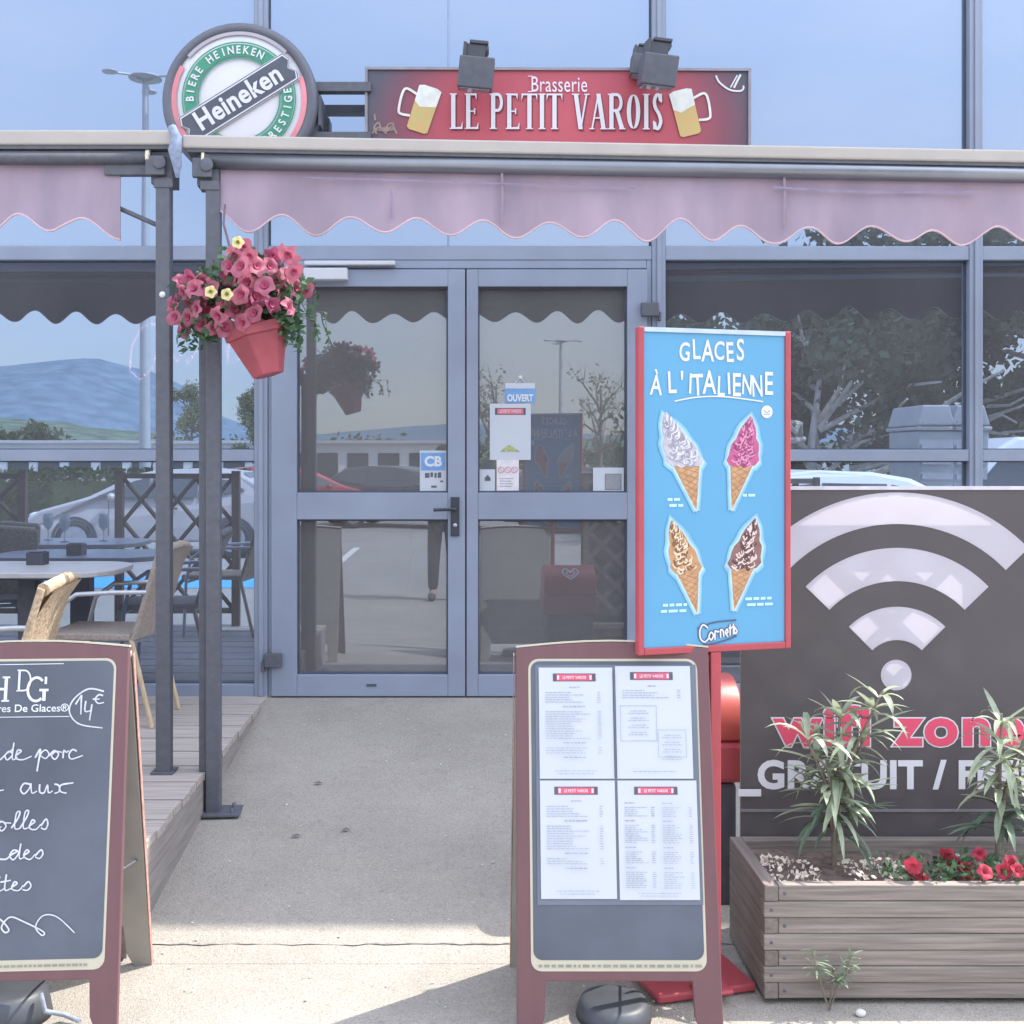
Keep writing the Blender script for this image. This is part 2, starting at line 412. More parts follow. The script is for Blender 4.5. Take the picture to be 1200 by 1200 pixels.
# ------------------------------------------------------------------ SETTING: ground
def ground_mat(name, c1, c2, c3, sc, stain=0.12, fine=140.0, speck=.5):
    m = bpy.data.materials.new(name); m.use_nodes = True
    nt = m.node_tree; b = nt.nodes['Principled BSDF']; b.inputs['Roughness'].default_value = .9
    b.inputs['Specular IOR Level'].default_value = .25
    tc = nt.nodes.new('ShaderNodeTexCoord')
    vo = nt.nodes.new('ShaderNodeTexVoronoi'); vo.inputs['Scale'].default_value = fine
    nt.links.new(tc.outputs['Object'], vo.inputs['Vector'])
    bw = nt.nodes.new('ShaderNodeSeparateColor'); nt.links.new(vo.outputs['Color'], bw.inputs[0])
    rp = nt.nodes.new('ShaderNodeValToRGB'); e = rp.color_ramp.elements
    e[0].position = 0.0; e[0].color = (*c1, 1); e[1].position = 1.0; e[1].color = (*c3, 1)
    q = e.new(.12); q.color = (*[a*.5+d*.5 for a, d in zip(c1, c2)], 1)
    q = e.new(.3); q.color = (*c2, 1); q = e.new(.85); q.color = (*c2, 1)
    nt.links.new(bw.outputs[0], rp.inputs[0])
    nz = nt.nodes.new('ShaderNodeTexNoise'); nz.inputs['Scale'].default_value = sc; nz.inputs['Detail'].default_value = 8; nz.inputs['Roughness'].default_value = .65
    nt.links.new(tc.outputs['Object'], nz.inputs['Vector'])
    mr = nt.nodes.new('ShaderNodeMapRange'); mr.inputs['From Min'].default_value = .3; mr.inputs['From Max'].default_value = .7
    mr.inputs['To Min'].default_value = 1-stain; mr.inputs['To Max'].default_value = 1+stain
    nt.links.new(nz.outputs['Fac'], mr.inputs['Value'])
    n2 = nt.nodes.new('ShaderNodeTexNoise'); n2.inputs['Scale'].default_value = sc*6; n2.inputs['Detail'].default_value = 12; n2.inputs['Roughness'].default_value = .75
    nt.links.new(tc.outputs['Object'], n2.inputs['Vector'])
    m2 = nt.nodes.new('ShaderNodeMapRange'); m2.inputs['From Min'].default_value = .35; m2.inputs['From Max'].default_value = .65; m2.inputs['To Min'].default_value = 1-stain*.5; m2.inputs['To Max'].default_value = 1+stain*.35
    nt.links.new(n2.outputs['Fac'], m2.inputs['Value'])
    mm0 = nt.nodes.new('ShaderNodeMath'); mm0.operation = 'MULTIPLY'; nt.links.new(mr.outputs[0], mm0.inputs[0]); nt.links.new(m2.outputs[0], mm0.inputs[1])
    # old chewing gum and drip spots
    v2 = nt.nodes.new('ShaderNodeTexVoronoi'); v2.inputs['Scale'].default_value = 5.5; nt.links.new(tc.outputs['Object'], v2.inputs['Vector'])
    m3 = nt.nodes.new('ShaderNodeMapRange'); m3.inputs['From Min'].default_value = .055; m3.inputs['From Max'].default_value = .085; m3.inputs['To Min'].default_value = .86; m3.inputs['To Max'].default_value = 1
    nt.links.new(v2.outputs['Distance'], m3.inputs['Value'])
    mm = nt.nodes.new('ShaderNodeMath'); mm.operation = 'MULTIPLY'; nt.links.new(mm0.outputs[0], mm.inputs[0]); nt.links.new(m3.outputs[0], mm.inputs[1])
    mx = nt.nodes.new('ShaderNodeVectorMath'); mx.operation = 'SCALE'
    nt.links.new(rp.outputs[0], mx.inputs[0]); nt.links.new(mm.outputs[0], mx.inputs['Scale'])
    nt.links.new(mx.outputs[0], b.inputs['Base Color'])
    bp = nt.nodes.new('ShaderNodeBump'); bp.inputs['Strength'].default_value = .5; bp.inputs['Distance'].default_value = .004
    nt.links.new(vo.outputs['Distance'], bp.inputs['Height']); nt.links.new(bp.outputs[0], b.inputs['Normal'])
    return m
CONC = ground_mat('exposed_aggregate_concrete', (.235, .22, .195), (.322, .300, .268), (.39, .367, .333), 1.3, .11, 210)
ASPH = ground_mat('worn_asphalt', (.16, .155, .15), (.30, .29, .28), (.42, .41, .40), .6, .15, 60)

g = MB(); g.add([(-4000, -4000, -.004), (4000, -4000, -.004), (4000, 9, -.004), (-4000, 9, -.004), (4000, 4000, -.004), (-4000, 4000, -.004)], [(0, 1, 2, 3), (3, 2, 4, 5)])
struct(g.build('ground', ASPH))
# pavement in front of the shop, and the ramp that climbs to the door
g = MB(); g.add([(-9, -1.5, 0), (14, -1.5, 0), (14, 3.5, 0), (-9, 3.5, 0)], [(0, 1, 2, 3)])
g.add([(.97, 3.5, 0), (14, 3.5, 0), (14, GY-.02, 0), (.97, GY-.02, 0)], [(0, 1, 2, 3)])
struct(g.build('pavement', CONC))
def ramp_z(d): return max(0, .3*(d-3.5)/(GY-3.5))
g = MB()
g.prism([(3.5, 0), (GY-.02, 0), (GY-.02, .296), (3.5, .001)], -.97, 1.08, Matrix.Rotation(R(90), 4, 'Z'))
# prism x->y after turning: (x,y) -> (-y,x)
struct(g.build('ramp', CONC))
JOINT = mat('dark_joint_dirt', (.27, .255, .235), .95, 0, .4, 30)
g = MB(); rng = random.Random(3)
xs = [-1.6+i*.05 for i in range(68)]
pts = [(x, 3.61+rng.uniform(-.006, .006)) for x in xs]
vs = []; 
for i, (x, y) in enumerate(pts):
    w = rng.uniform(.001, .006)
    vs += [(x, y-w, ramp_z(y)+.004), (x, y+w, ramp_z(y)+.005)]
g.add(vs, [(2*i, 2*i+2, 2*i+3, 2*i+1) for i in range(len(pts)-1)])
struct(g.build('pavement_joint', JOINT))
# wooden terrace deck
DECK = mat('weathered_deck_wood', lin('#a09a98'), .75, 0, .22, 10, stretch=(.25, 9, 9), bump=.15, hue=lin('#aaa19a'))
g = MB(); y = 3.52; k = 0
while y < GY-.03:
    y1 = min(y+.118, GY-.02)
    xo = -9
    while xo < -1.07:
        x1 = -1.07+(.006 if k % 3 == 0 else 0) if xo+2.4 > -1.3 else xo+2.4+(k % 2)*.4
        g.box(xo+.002, x1-.002, y, y1-.007, .27, .3-.002*(k % 2)); xo = x1
    y = y1; k += 1
g.box(-9, -1.10, 3.54, GY-.02, .0, .262)
struct(g.build('terrace_deck', DECK))
DECKEDGE = mat('deck_edge_board', lin('#8d8784'), .8, 0, .18, 8, stretch=(8, .6, 8))
g = MB(); g.box(-1.098, -1.072, 3.53, GY-.02, -.02, .268); g.box(-1.2, -1.099, 3.515, 3.538, -.02, .266)
struct(g.build('deck_edge', DECKEDGE))
# blue parking bay painted on the car park
BLUEP = mat('blue_road_paint', lin('#4aa3dc'), .7, 0, .1, 3)
g = MB(); g.add([(-8.6, -2.9, .002), (-2.0, -2.9, .002), (-2.0, -1.55, .002), (-8.6, -1.55, .002)], [(0, 1, 2, 3)])
struct(g.build('blue_parking_bay', BLUEP))
LINEP = mat('white_road_paint', (.7, .7, .68), .7, 0, .15, 4)
g = MB()
for x in (-8.7, -1.9): g.add([(x-.06, -8, .004), (x+.06, -8, .004), (x+.06, -1.52, .004), (x-.06, -1.52, .004)], [(0, 1, 2, 3)])
for x in (1, 3.6, 6.2, 8.8, 11.4): g.add([(x-.06, -8, .004), (x+.06, -8, .004), (x+.06, -3.2, .004), (x-.06, -3.2, .004)], [(0, 1, 2, 3)])
struct(g.build('parking_lines', LINEP))

# hills and the mountain, far behind the car park (seen in the mirror glass)
def ridge(name, M, prof, depth, m, amp, seed, n=160):
    rng = random.Random(seed); mb = MB(); vs = []; rows = 9
    xs = [prof[0][0]+(prof[-1][0]-prof[0][0])*i/n for i in range(n+1)]
    jit = [0]*(n+1)
    for o in range(6):
        s = 2**o; ph = rng.uniform(0, 9)
        jit = [j+math.sin(i*s*.07+ph+o*1.3)*amp/s for i, j in enumerate(jit)]
    for i, x in enumerate(xs):
        for (a, b), (c, d) in zip(prof, prof[1:]):
            if a <= x <= c: h = b+(d-b)*(x-a)/(c-a); break
        h = max(1, (gz(h, M)+jit[i])*(M+depth*.5)/M)
        X = gx(x, M)
        for r in range(rows):
            t = r/(rows-1)
            vs.append((X+math.sin(i*.6+r*1.7)*depth*.02, 2*GY-M+depth*.5-depth*t, h*(t**.8)*(1+.10*math.sin(i*.35+r*.9)*(1-t))-1))
    fs = []
    for i in range(n):
        for r in range(rows-1):
            fs.append((i*rows+r, (i+1)*rows+r, (i+1)*rows+r+1, i*rows+r+1))
    mb.add(vs, fs, True)
    return struct(mb.build(name, m))
MOUNT = mat('wooded_mountain_haze_blue', (.105, .165, .225), .95, 0, .2, .02, hue=(.12, .175, .22))  # blue of distant haze painted into the mountain colour
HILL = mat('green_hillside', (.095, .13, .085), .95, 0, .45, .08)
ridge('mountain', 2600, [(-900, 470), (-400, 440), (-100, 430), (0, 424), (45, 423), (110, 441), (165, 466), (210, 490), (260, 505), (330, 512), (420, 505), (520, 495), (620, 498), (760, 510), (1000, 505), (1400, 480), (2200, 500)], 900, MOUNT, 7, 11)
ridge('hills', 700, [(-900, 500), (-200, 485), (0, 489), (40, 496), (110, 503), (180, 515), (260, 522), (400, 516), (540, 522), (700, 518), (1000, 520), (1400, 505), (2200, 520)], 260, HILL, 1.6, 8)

# ------------------------------------------------------------------ THE GLASS BUILDING
bld = thing('glass_shopfront', 'glass shopfront building with blue-grey aluminium frames and mirror windows', 'building', (0, GY, 0))
COLX = [-6.35, -4.6, -2.86, -1.105, 1.095, 2.85, 4.6, 6.35, 8.1]
H = 8.5
rows = [(.36, 1.60), (1.66, 2.712), (2.788, 5.2), (5.27, 8.35)]
fr = MB()
for x in COLX:
    fr.box(x-.037, x+.037, -.055, .10, .28 if x < 1 else 0, H-.12)
    fr.box(x-.012, x+.012, -.066, -.056, .30, H-.12)
for i in range(len(COLX)-1):
    a, b = COLX[i]+.038, COLX[i+1]-.038
    door = i == 3
    for z0, z1 in ((2.712, 2.788), (5.2, 5.27), (8.35, 8.43)):
        fr.box(a, b, -.05, .10, z0, z1)
    if not door:
        fr.box(a, b, -.05, .10, 1.598, 1.662); fr.box(a, b, -.05, .10, .28, .362)
        fr.box(a, b, -.058, -.051, .285, .30)
    else:
        fr.box(a, a+.02, -.045, .1, .29, 2.712); fr.box(b-.028, b, -.045, .1, .29, 2.712); fr.box(a+.021, b-.029, -.045, .1, 2.665, 2.712)
fr.build('window_frame', ALU, bld, .004)
gk = MB()
for i in range(len(COLX)-1):
    a, b = COLX[i]+.038, COLX[i+1]-.038
    for j, (z0, z1) in enumerate(rows):
        if i == 3 and j < 2: continue
        for q in ((a, a+.008, z0, z1), (b-.008, b, z0, z1), (a+.008, b-.008, z0, z0+.008), (a+.008, b-.008, z1-.008, z1)):
            gk.box(q[0], q[1], -.012, .01, q[2], q[3])
gk.build('gasket', GASKET, bld)
for i in range(len(COLX)-1):
    for j, (z0, z1) in enumerate(rows):
        if i == 3 and j < 2: continue
        a, b = COLX[i]+.03, COLX[i+1]-.03
        if i == 3:
            p = MB(); p.box(a, -.076, -.004, .004, z0-.01, z1+.01); p.build('window_pane', MIRROR, bld)
            p = MB(); p.box(-.064, b, -.004, .004, z0-.01, z1+.01); p.build('window_pane', MIRROR, bld)
            p = MB(); p.box(-.0758, -.0642, -.003, .003, z0, z1); p.build('pane_joint', mat('silicone_joint', lin('#8fa0bd'), .5), bld)
        else:
            p = MB(); p.box(a, b, -.004, .004, z0-.01, z1+.01); p.build('window_pane', MIRROR, bld)
WALLM = mat('grey_render', (.34, .34, .35), .9, 0, .08, 3)
p = MB(); p.box(-6.39, 8.14, -.04, .05, -.02, .279); p.build('plinth', mat('concrete_plinth', (.4, .39, .38), .9, 0, .15, 6), bld)
p = MB(); p.box(-6.6, -6.395, -.05, 7, -.02, H); p.box(8.145, 8.4, -.05, 7, -.02, H); p.box(-6.394, 8.144, 6.8, 7, -.02, H); p.build('wall', WALLM, bld)
p = MB(); p.box(-6.6, 8.4, -.06, 7, H, H+.12); p.build('roof', mat('roof_coping', (.5, .5, .52), .6), bld)
INT = mat('interior_plaster', (.40, .37, .35), .9, 0, .06, 2)
p = MB(); p.box(-6.39, 8.14, .11, 6.7, .25, .285); p.build('interior_floor', mat('brown_interior_floor', (.30, .26, .24), .6, 0, .2, 4), bld)
p = MB(); p.box(-6.39, 8.14, .11, 6.7, 3.1, 3.2); p.box(-6.39, 8.14, 4.5, 4.6, .29, 3.09); p.build('interior_wall', INT, bld)
p = MB(); p.box(-.4, 2.6, 2.6, 3.2, .29, 1.35); p.box(-.46, 2.66, 2.54, 3.26, 1.352, 1.40); p.build('bar_counter', mat('dark_bar_wood', (.16, .10, .08), .5, 0, .2, 6), bld)
# double door
def leaf(x0, x1, gx0, gx1):
    d = MB(); z0, z1 = .30, 2.657
    d.box(x0, gx0, -.065, .0, z0, z1); d.box(gx1, x1, -.065, .0, z0, z1)
    for a, b in ((z0, .419), (1.276, 1.424), (2.562, z1)): d.box(gx0+.0005, gx1-.0005, -.065, 0, a, b)
    o = d.build('door', ALU, bld, .003)
    for a, b in ((.419, 1.276), (1.424, 2.562)):
        k = MB()
        for q in ((gx0, gx0+.009, a, b), (gx1-.009, gx1, a, b), (gx0+.009, gx1-.009, a, a+.009), (gx0+.009, gx1-.009, b-.009, b)):
            k.box(q[0], q[1], -.045, -.01, q[2], q[3])
        k.build('glazing_bead', GASKET, o)
        k = MB(); k.box(gx0+.001, gx1-.001, -.028, -.020, a+.001, b-.001); k.build('glass_pane', DOORGLASS, o)
    return o
dl = leaf(-1.046, .024, -.905, -.071)
dr = leaf(.032, 1.030, .095, .919)
hb = MB()
hb.box(-.056, -.008, -.078, -.0655, 1.185, 1.40); hb.box(-.052, -.012, -.080, -.0782, 1.19, 1.395)
hb.tube([(-.032, -.079, 1.335), (-.032, -.125, 1.335), (-.05, -.13, 1.335), (-.15, -.128, 1.332)], .0095, 10)
hb.build('handle', mat('dark_handle', lin('#3f434d'), .4, .3), dl, .004)
k = MB(); k.lathe([(.0, -.084), (.011, -.084), (.011, -.079)], 12, (-.032, 0, 1.245), axis='y'); k.build('lock', STEEL, dl)
for x, z, par in ((-1.044, .50, dl), (1.028, 2.43, dr)):
    k = MB(); k.box(x-.035, x+.06, -.10, -.066, z-.035, z+.04); k.box(x-.055, x-.036, -.09, -.066, z-.06, z-.005) if x < 0 else k.box(x+.061, x+.075, -.09, -.066, z-.06, z-.01)
    k.build('hinge', DARKMETAL, par, .004)
k = MB(); k.box(-.52, -.465, -.069, -.0655, .355, .368); k.build('door_stop', GASKET, dl)
# white door closer above the left leaf
k = MB(); k.box(-.86, -.36, -.10, -.0455, 2.675, 2.70); k.box(-.86, -.62, -.13, -.0662, 2.59, 2.655); k.build('door_closer', WHITE, bld, .006)

# ------------------------------------------------------------------ AWNINGS
def scallop(x, per, amp, ph): return amp*math.sin(math.pi*(x-ph)/per)**2*(1+.10*math.sin(x*7.1)+.16*math.sin(x*3.3+1))+.008*math.sin(x*1.9)+.004*math.sin(x*9)
def valance(x0, x1, ztop, zlow, per, amp, ph, seed, ragged=None):
    """hanging canvas strip with scalloped hem; returns front and shade-dark back meshes"""
    rng = random.Random(seed); n = int((x1-x0)/.02); mb = MB(); vs = []; rowsn = 8
    ws = [(rng.uniform(.35, 1.1), rng.uniform(0, 6), rng.uniform(.006, .016)) for _ in range(5)]+[(rng.uniform(.09, .2), rng.uniform(0, 6), rng.uniform(.0012, .003)) for _ in range(4)]
    for i in range(n+1):
        x = x0+(x1-x0)*i/n
        zb = zlow+scallop(x, per, amp, ph)
        if ragged: zb += ragged(x)
        for r in range(rowsn+1):
            t = r/rowsn
            y = sum(a*math.sin(x*6.28/w+p+t*.7) for w, p, a in ws)*t - .012*t
            xs_ = x
            vs.append((xs_, y, ztop+(zb-ztop)*t))
    k = rowsn+1
    fs = [(i*k+r, (i+1)*k+r, (i+1)*k+r+1, i*k+r+1) for i in range(n) for r in range(rowsn)]
    mb.add(vs, fs, True)
    ln = MB(); ln.add([(x, y+.004, z) for x, y, z in vs], fs, True)  # added dark layer that paints the shaded back of the valance
    hem = MB(); vs2 = []
    for i in range(n+1):
        x, y, z = vs[i*k+rowsn]
        vs2 += [(x, y-.002, z+.007), (x, y-.003, z-.001), (x, y+.006, z-.001)]
    hem.add(vs2, [f for i in range(n) for f in ((3*i, 3*i+3, 3*i+4, 3*i+1), (3*i+1, 3*i+4, 3*i+5, 3*i+2))], True)
    return mb, ln, hem
HEM = mat('pale_pink_hem_tape', lin('#d9bcc6'), .9, 0, .08, 12)
def bracket(mb, x, z):
    mb.box(x-.045, x+.045, -.02, .10, z-.14, z-.005); mb.box(x-.06, x+.02, -.05, -.021, z-.11, z-.03)
    mb.lathe([(.0001, -.06), (.028, -.06), (.028, -.05)], 14, (x, 0, z-.06), axis='y'); mb.box(x-.03, x+.05, -.035, -.0205, z-.16, z-.12)
# right-hand awning, its far end set back a little
aw = thing('shop_awning', 'wide awning with faded mauve scalloped valance above the shop door', 'awning', (-1.155, 4.6, 0), 3.6, 'awnings')
k = MB(); k.box(0, 5.9, -.06, .09, 2.892, 2.947); k.build('front_bar', BEIGE, aw, .008)
k = MB(); k.box(.02, 5.9, -.05, .07, 2.878, 2.891); k.build('bar_underside', DARKMETAL, aw)
k = MB(); k.lathe([(.0001, .09), (.036, .09), (.036, 5.9), (.0001, 5.9)], 20, (0, -.015, 2.852), axis='x'); k.build('roller', ROLL, aw)
k = MB(); k.lathe([(.0001, .078), (.041, .078), (.041, .0898), (.0001, .0898)], 20, (0, -.015, 2.852), axis='x'); k.build('roller_cap', mat('cream_plastic', lin('#d8d0c0'), .5), aw)
v, l, h = valance(.15, 5.86, 2.845, 2.545, .281, .075, -.012, 4)
v.build('valance', MAUVE, aw); l.build('valance_shade_back', SHADEBACK, aw); h.build('hem', HEM, aw)
for sx_ in (1.33, 2.55, 3.77): k = MB(); k.ribbon([(sx_, 2.84), (sx_+.002, 2.72), (sx_, 2.60)], .011, -.026); k.build('canvas_seam', mat('canvas_seam', lin('#93828f'), .95, 0, .1, 40), aw)
k = MB(); bracket(k, .10, 2.885); k.build('bracket', DARKMETAL, aw, .004)
k = MB(); k.box(.092, .151, -.03, .03, ramp_z(4.6)-.01, 2.73)
k.build('post', DARKMETAL, aw, .004)
k = MB(); k.box(.055, .235, -.07, .07, ramp_z(4.6)+.004, ramp_z(4.6)+.012); k.lathe([(.0001, .02), (.008, .02), (.008, 0)], 8, (.2, -.03, ramp_z(4.6)+.01)); k.lathe([(.0001, .02), (.008, .02), (.008, 0)], 8, (.2, .04, ramp_z(4.6)+.01))
k.build('post_foot', DARKMETAL, aw)
k = MB(); k.box(.06, .0905, .0, .05, .302, 2.2); k.build('post_flat', DARKMETAL, aw)
k = MB(); k.tube([(5.73, .05, 2.90), (5.73, 1.10, 3.02)], .018); k.build('support_arm', DARKMETAL, aw)
k = MB(); k.box(5.7, 5.76, -.03, .03, .0, 2.88); k.build('post', DARKMETAL, aw)
k = MB(); k.ribbon([(.86, 2.74), (.865, 2.70), (.86, 2.62)], [.004, .012], -.035); k.ribbon([(2.5, 2.775), (2.9, 2.762), (3.4, 2.768)], .010, -.03); k.ribbon([(.5, 2.785), (1.2, 2.775), (1.9, 2.76)], .006, -.03)
k.build('canvas_stain', mat('canvas_stain', lin('#8d7f98'), .95), aw)
# left-hand awning
al = thing('shop_awning', 'shorter awning with torn mauve valance over the terrace tables', 'awning', (-1.185, 4.6, 0), 0, 'awnings')
k = MB(); k.box(-3.4, 0, -.06, .09, 2.905, 2.966); k.build('front_bar', BEIGE, al, .008)
k = MB(); k.box(-3.4, -.02, -.05, .07, 2.890, 2.904); k.build('bar_underside', DARKMETAL, al)
k = MB(); k.lathe([(.0001, -3.4), (.03, -3.4), (.03, -.12), (.0001, -.12)], 20, (0, -.02, 2.862), axis='x'); k.build('roller', DARKMETAL, al)
k = MB(); k.lathe([(.0001, -.1198), (.034, -.1198), (.034, -.105), (.0001, -.105)], 20, (0, -.02, 2.862), axis='x'); k.build('roller_cap', _mats['cream_plastic'], al)
v, l, h = valance(-3.3, -.235, 2.838, 2.56, .281, .075, -.52, 9, lambda x: -.035*max(0, (x+.6)/.37) if x > -.6 else 0)
v.build('valance', MAUVE, al); l.build('valance_shade_back', SHADEBACK, al); h.build('hem', HEM, al)
k = MB(); k.box(-.30, -.06, -.02, .02, 2.79, 2.84); bracket(k, -.06, 2.893); k.build('bracket', DARKMETAL, al, .004)
k = MB(); k.box(-.083, -.024, -.03, .03, .30, 2.78); k.build('post', DARKMETAL, al, .004)
k = MB(); k.box(-.10, -.008, -.05, .05, .3005, .308); k.build('post_foot', DARKMETAL, al)
k = MB(); k.tube([(-.26, .02, 2.665), (-.08, .02, 2.585)], .010); k.build('brace', DARKMETAL, al)
k = MB(); k.tube([(-3.3, .03, 2.9), (-3.3, 1.46, 3.04)], .018); k.build('support_arm', DARKMETAL, al)
k = MB(); k.box(-3.33, -3.27, -.03, .03, .3, 2.9); k.build('post', DARKMETAL, al)
k = MB(); k.lathe([(.0001, -.036), (.010, -.036), (.013, -.031)], 14, (-.054, 0, 2.29), axis='y'); k.build('button', PRINTW, al)
k = MB(); k.ribbon([(-.94, 2.67), (-.945, 2.62), (-.95, 2.575)], [.003, .012], -.04); k.build('canvas_stain', _mats['canvas_stain'], al)
# loose strap knotted between the two awnings
k = MB(); k.tube([(-1.19, 4.53, 2.975), (-1.168, 4.525, 2.93), (-1.178, 4.53, 2.88), (-1.17, 4.54, 2.82), (-1.172, 4.55, 2.77)], [.018, .022, .028, .02, .006])
tag(k.build('tie_strap', mat('grey_blue_strap', lin('#8a97b0'), .9, 0, .2, 60)), 'grey blue strap knotted in the gap between the two awnings', 'strap')

# ------------------------------------------------------------------ ROUND BEER SIGN
rs = thing('round_beer_sign', 'round illuminated beer sign with green ring and dark diagonal band', 'sign', (-.953*1.232, 5.84, 1.6+1.555*1.232))
rs.scale = (1.232,)*3
k = MB(); k.lathe([(.0001, .16), (.30, .16), (.335, .13), (.335, .01), (.325, -.008), (.291, -.008), (.291, .01), (.0001, .01)], 64, axis='y'); k.build('drum', mat('dark_sign_drum', lin('#5f626e'), .4, 0, .06, 8), rs)
k = MB(); k.lathe([(.0001, -.004), (.26, -.002), (.290, .004)], 64, axis='y'); k.build('sign_face', PRINTW, rs)
k = MB(); k.arc(0, 0, .270, .291, 150, 232, -.008); k.arc(0, 0, .270, .291, -62, 20, -.008); k.build('red_rim', mat('faded_red_rim', lin('#d98590'), .5, 0, .15, 6), rs)
k = MB(); k.arc(0, 0, 0.276, .291, 45, 140, -.008); k.build('grey_rim', mat('grey_rim', lin('#a9a4b0'), .5, 0, .1, 8), rs)
GRN = mat('green_print', lin('#3f8f74'), .5, 0, .05, 8)
k = MB(); k.arc(0, 0, .184, .236, 0, 360, -.012, 90); k.arc(0, 0, .240, .246, 0, 360, -.012, 90); k.arc(0, 0, .172, .179, 0, 360, -.012, 90); k.build('green_ring', GRN, rs)
k = MB(); k.arctext('BIERE HEINEKEN', .047, 0, 0, .194, 122, 9.0, -.016, .85, .0012); k.arctext('PRESTIGE', .047, 0, 0, .228, -24, 9.4, -.016, .85, .0012, True); k.build('ring_lettering', PRINTW, rs)
rot = Matrix.Rotation(R(-32), 4, 'Y')
def bandpoly(L, w, nt): return [(-L, -w), (L, -w), (L+.012, -w*.5), (L-.008, 0), (L+.012, w*.5), (L, w), (-L, w), (-L-.012, w*.5), (-L+.008, 0), (-L-.012, -w*.5)]
k = MB(); k.flat(bandpoly(.264, .068, 0), -.0145); k.xf(rot); k.build('band_border', PRINTW, rs)
k = MB(); k.flat(bandpoly(.262, .066, 0), -.0155); k.xf(rot); k.build('band_outline', mat('dark_print', lin('#4e5461'), .5), rs)
k = MB(); k.flat(bandpoly(.259, .062, 0), -.0165); k.xf(rot); k.build('band_line', PRINTW, rs)
k = MB(); k.flat(bandpoly(.255, .056, 0), -.0175); k.xf(rot); k.build('band', _mats['dark_print'], rs)
k = MB(); k.text('Heineken', .118, 0, -.034, -.02, 'CENTER', .88, .0034, sp=1.06)
k.xf(rot); k.build('band_lettering', PRINTW, rs)
k = MB(); k.box(.30, .56, .06, .11, .058, .098); k.box(.25, .56, .06, .11, -.16, -.12); k.box(.335, .345, .03, .13, -.1, .03); k.build('bracket', DARKMETAL, rs)
k = MB(); k.tube([(-.1, .15, .05), (-.1, .19, .05)], .02); k.tube([(.1, .15, -.1), (.1, .19, -.1)], .02); k.build('wall_arm', DARKMETAL, rs)

# ------------------------------------------------------------------ BRASSERIE SIGN
SX0, SX1, SZ0, SZ1 = -.426, 1.292, 2.92, 3.348
sg = thing('brasserie_sign', 'long red brasserie sign with white lettering and two beer mugs', 'sign', ((SX0+SX1)/2*1.215, 5.955, 1.6+1.53*1.215), .6)
sg.scale = (1.215,)*3
hw = (SX1-SX0)/2; z0, z1 = SZ0-3.13, SZ1-3.13
k = MB(); k.box(-hw, hw, -.0, .05, z0, z1); k.build('panel_box', DARKMETAL, sg)
k = MB()
for q in ((-hw, hw, z1-.012, z1), (-hw, hw, z0, z0+.012), (-hw, -hw+.012, z0+.012, z1-.012), (hw-.012, hw, z0+.012, z1-.012)): k.box(q[0], q[1], -.012, -.0005, q[2], q[3])
k.build('sign_frame', mat('grey_sign_frame', lin('#8c8a94'), .5, .2), sg)
m = bpy.data.materials.new('printed_red_panel'); m.use_nodes = True
nt = m.node_tree; b = nt.nodes['Principled BSDF']; b.inputs['Roughness'].default_value = .5
tc = nt.nodes.new('ShaderNodeTexCoord'); mp = nt.nodes.new('ShaderNodeMapping'); mp.inputs['Scale'].default_value = (1.13, 1, 1.7); mp.inputs['Location'].default_value = (-.02, 0, .06)
gr = nt.nodes.new('ShaderNodeVectorMath'); gr.operation = 'LENGTH'
nt.links.new(tc.outputs['Object'], mp.inputs[0]); nt.links.new(mp.outputs[0], gr.inputs[0])
rp = nt.nodes.new('ShaderNodeValToRGB'); e = rp.color_ramp.elements
e[0].position = 0; e[0].color = (*lin('#bf5563'), 1); e[1].position = .97; e[1].color = (*lin('#52505e'), 1)
q = e.new(.62); q.color = (*lin('#b04d5c'), 1); q = e.new(.82); q.color = (*lin('#7e4657'), 1)
nt.links.new(gr.outputs['Value'], rp.inputs[0]); nt.links.new(rp.outputs[0], b.inputs['Base Color'])
k = MB(); k.rect(-hw+.012, hw-.012, z0+.012, z1-.012, -.002); k.build('sign_face', m, sg)
SHAD = mat('print_dark_red', lin('#7e3445'), .6)
cx = -(SX0+SX1)/2
tx0, tx1 = -.049+cx, .908+cx
zb, th = gz(152, 4.9)-3.13, .158
def title(mb, dx, dz, y):
    probe = MB(); e_ = serif(probe, 'LE PETIT VAROIS', 0, 0, th, .1)
    w = .1*(tx1-tx0)/e_
    serif(mb, 'LE PETIT VAROIS', tx0+dx, zb+dz, th, w, y)
k = MB(); title(k, .006, -.006, -.004); k.build('lettering_shadow', SHAD, sg)
k = MB(); title(k, 0, 0, -.008); k.build('lettering', PRINTW, sg)
k = MB(); k.text('Brasserie', .098, gx(655, 4.9)+cx, gz(108, 4.9)-3.13, -.008, 'CENTER', .66, .0004, sp=1.05)
bx = gx(620, 4.9)+cx
k.rect(bx-.006, bx+.014, gz(108.6, 4.9)-3.13, gz(107.5, 4.9)-3.13, -.0085); k.rect(bx-.006, bx+.014, gz(90.5, 4.9)-3.13, gz(89.5, 4.9)-3.13, -.0085)
k.build('small_lettering', mat('pale_print', lin('#dcd0dc'), .6), sg)
BEER = mat('beer_print', lin('#c4bb78'), .6, 0, .1, 25, hue=lin('#c89d6c')); FOAM = mat('foam_print', lin('#d9dcd6'), .6, 0, .1, 30)
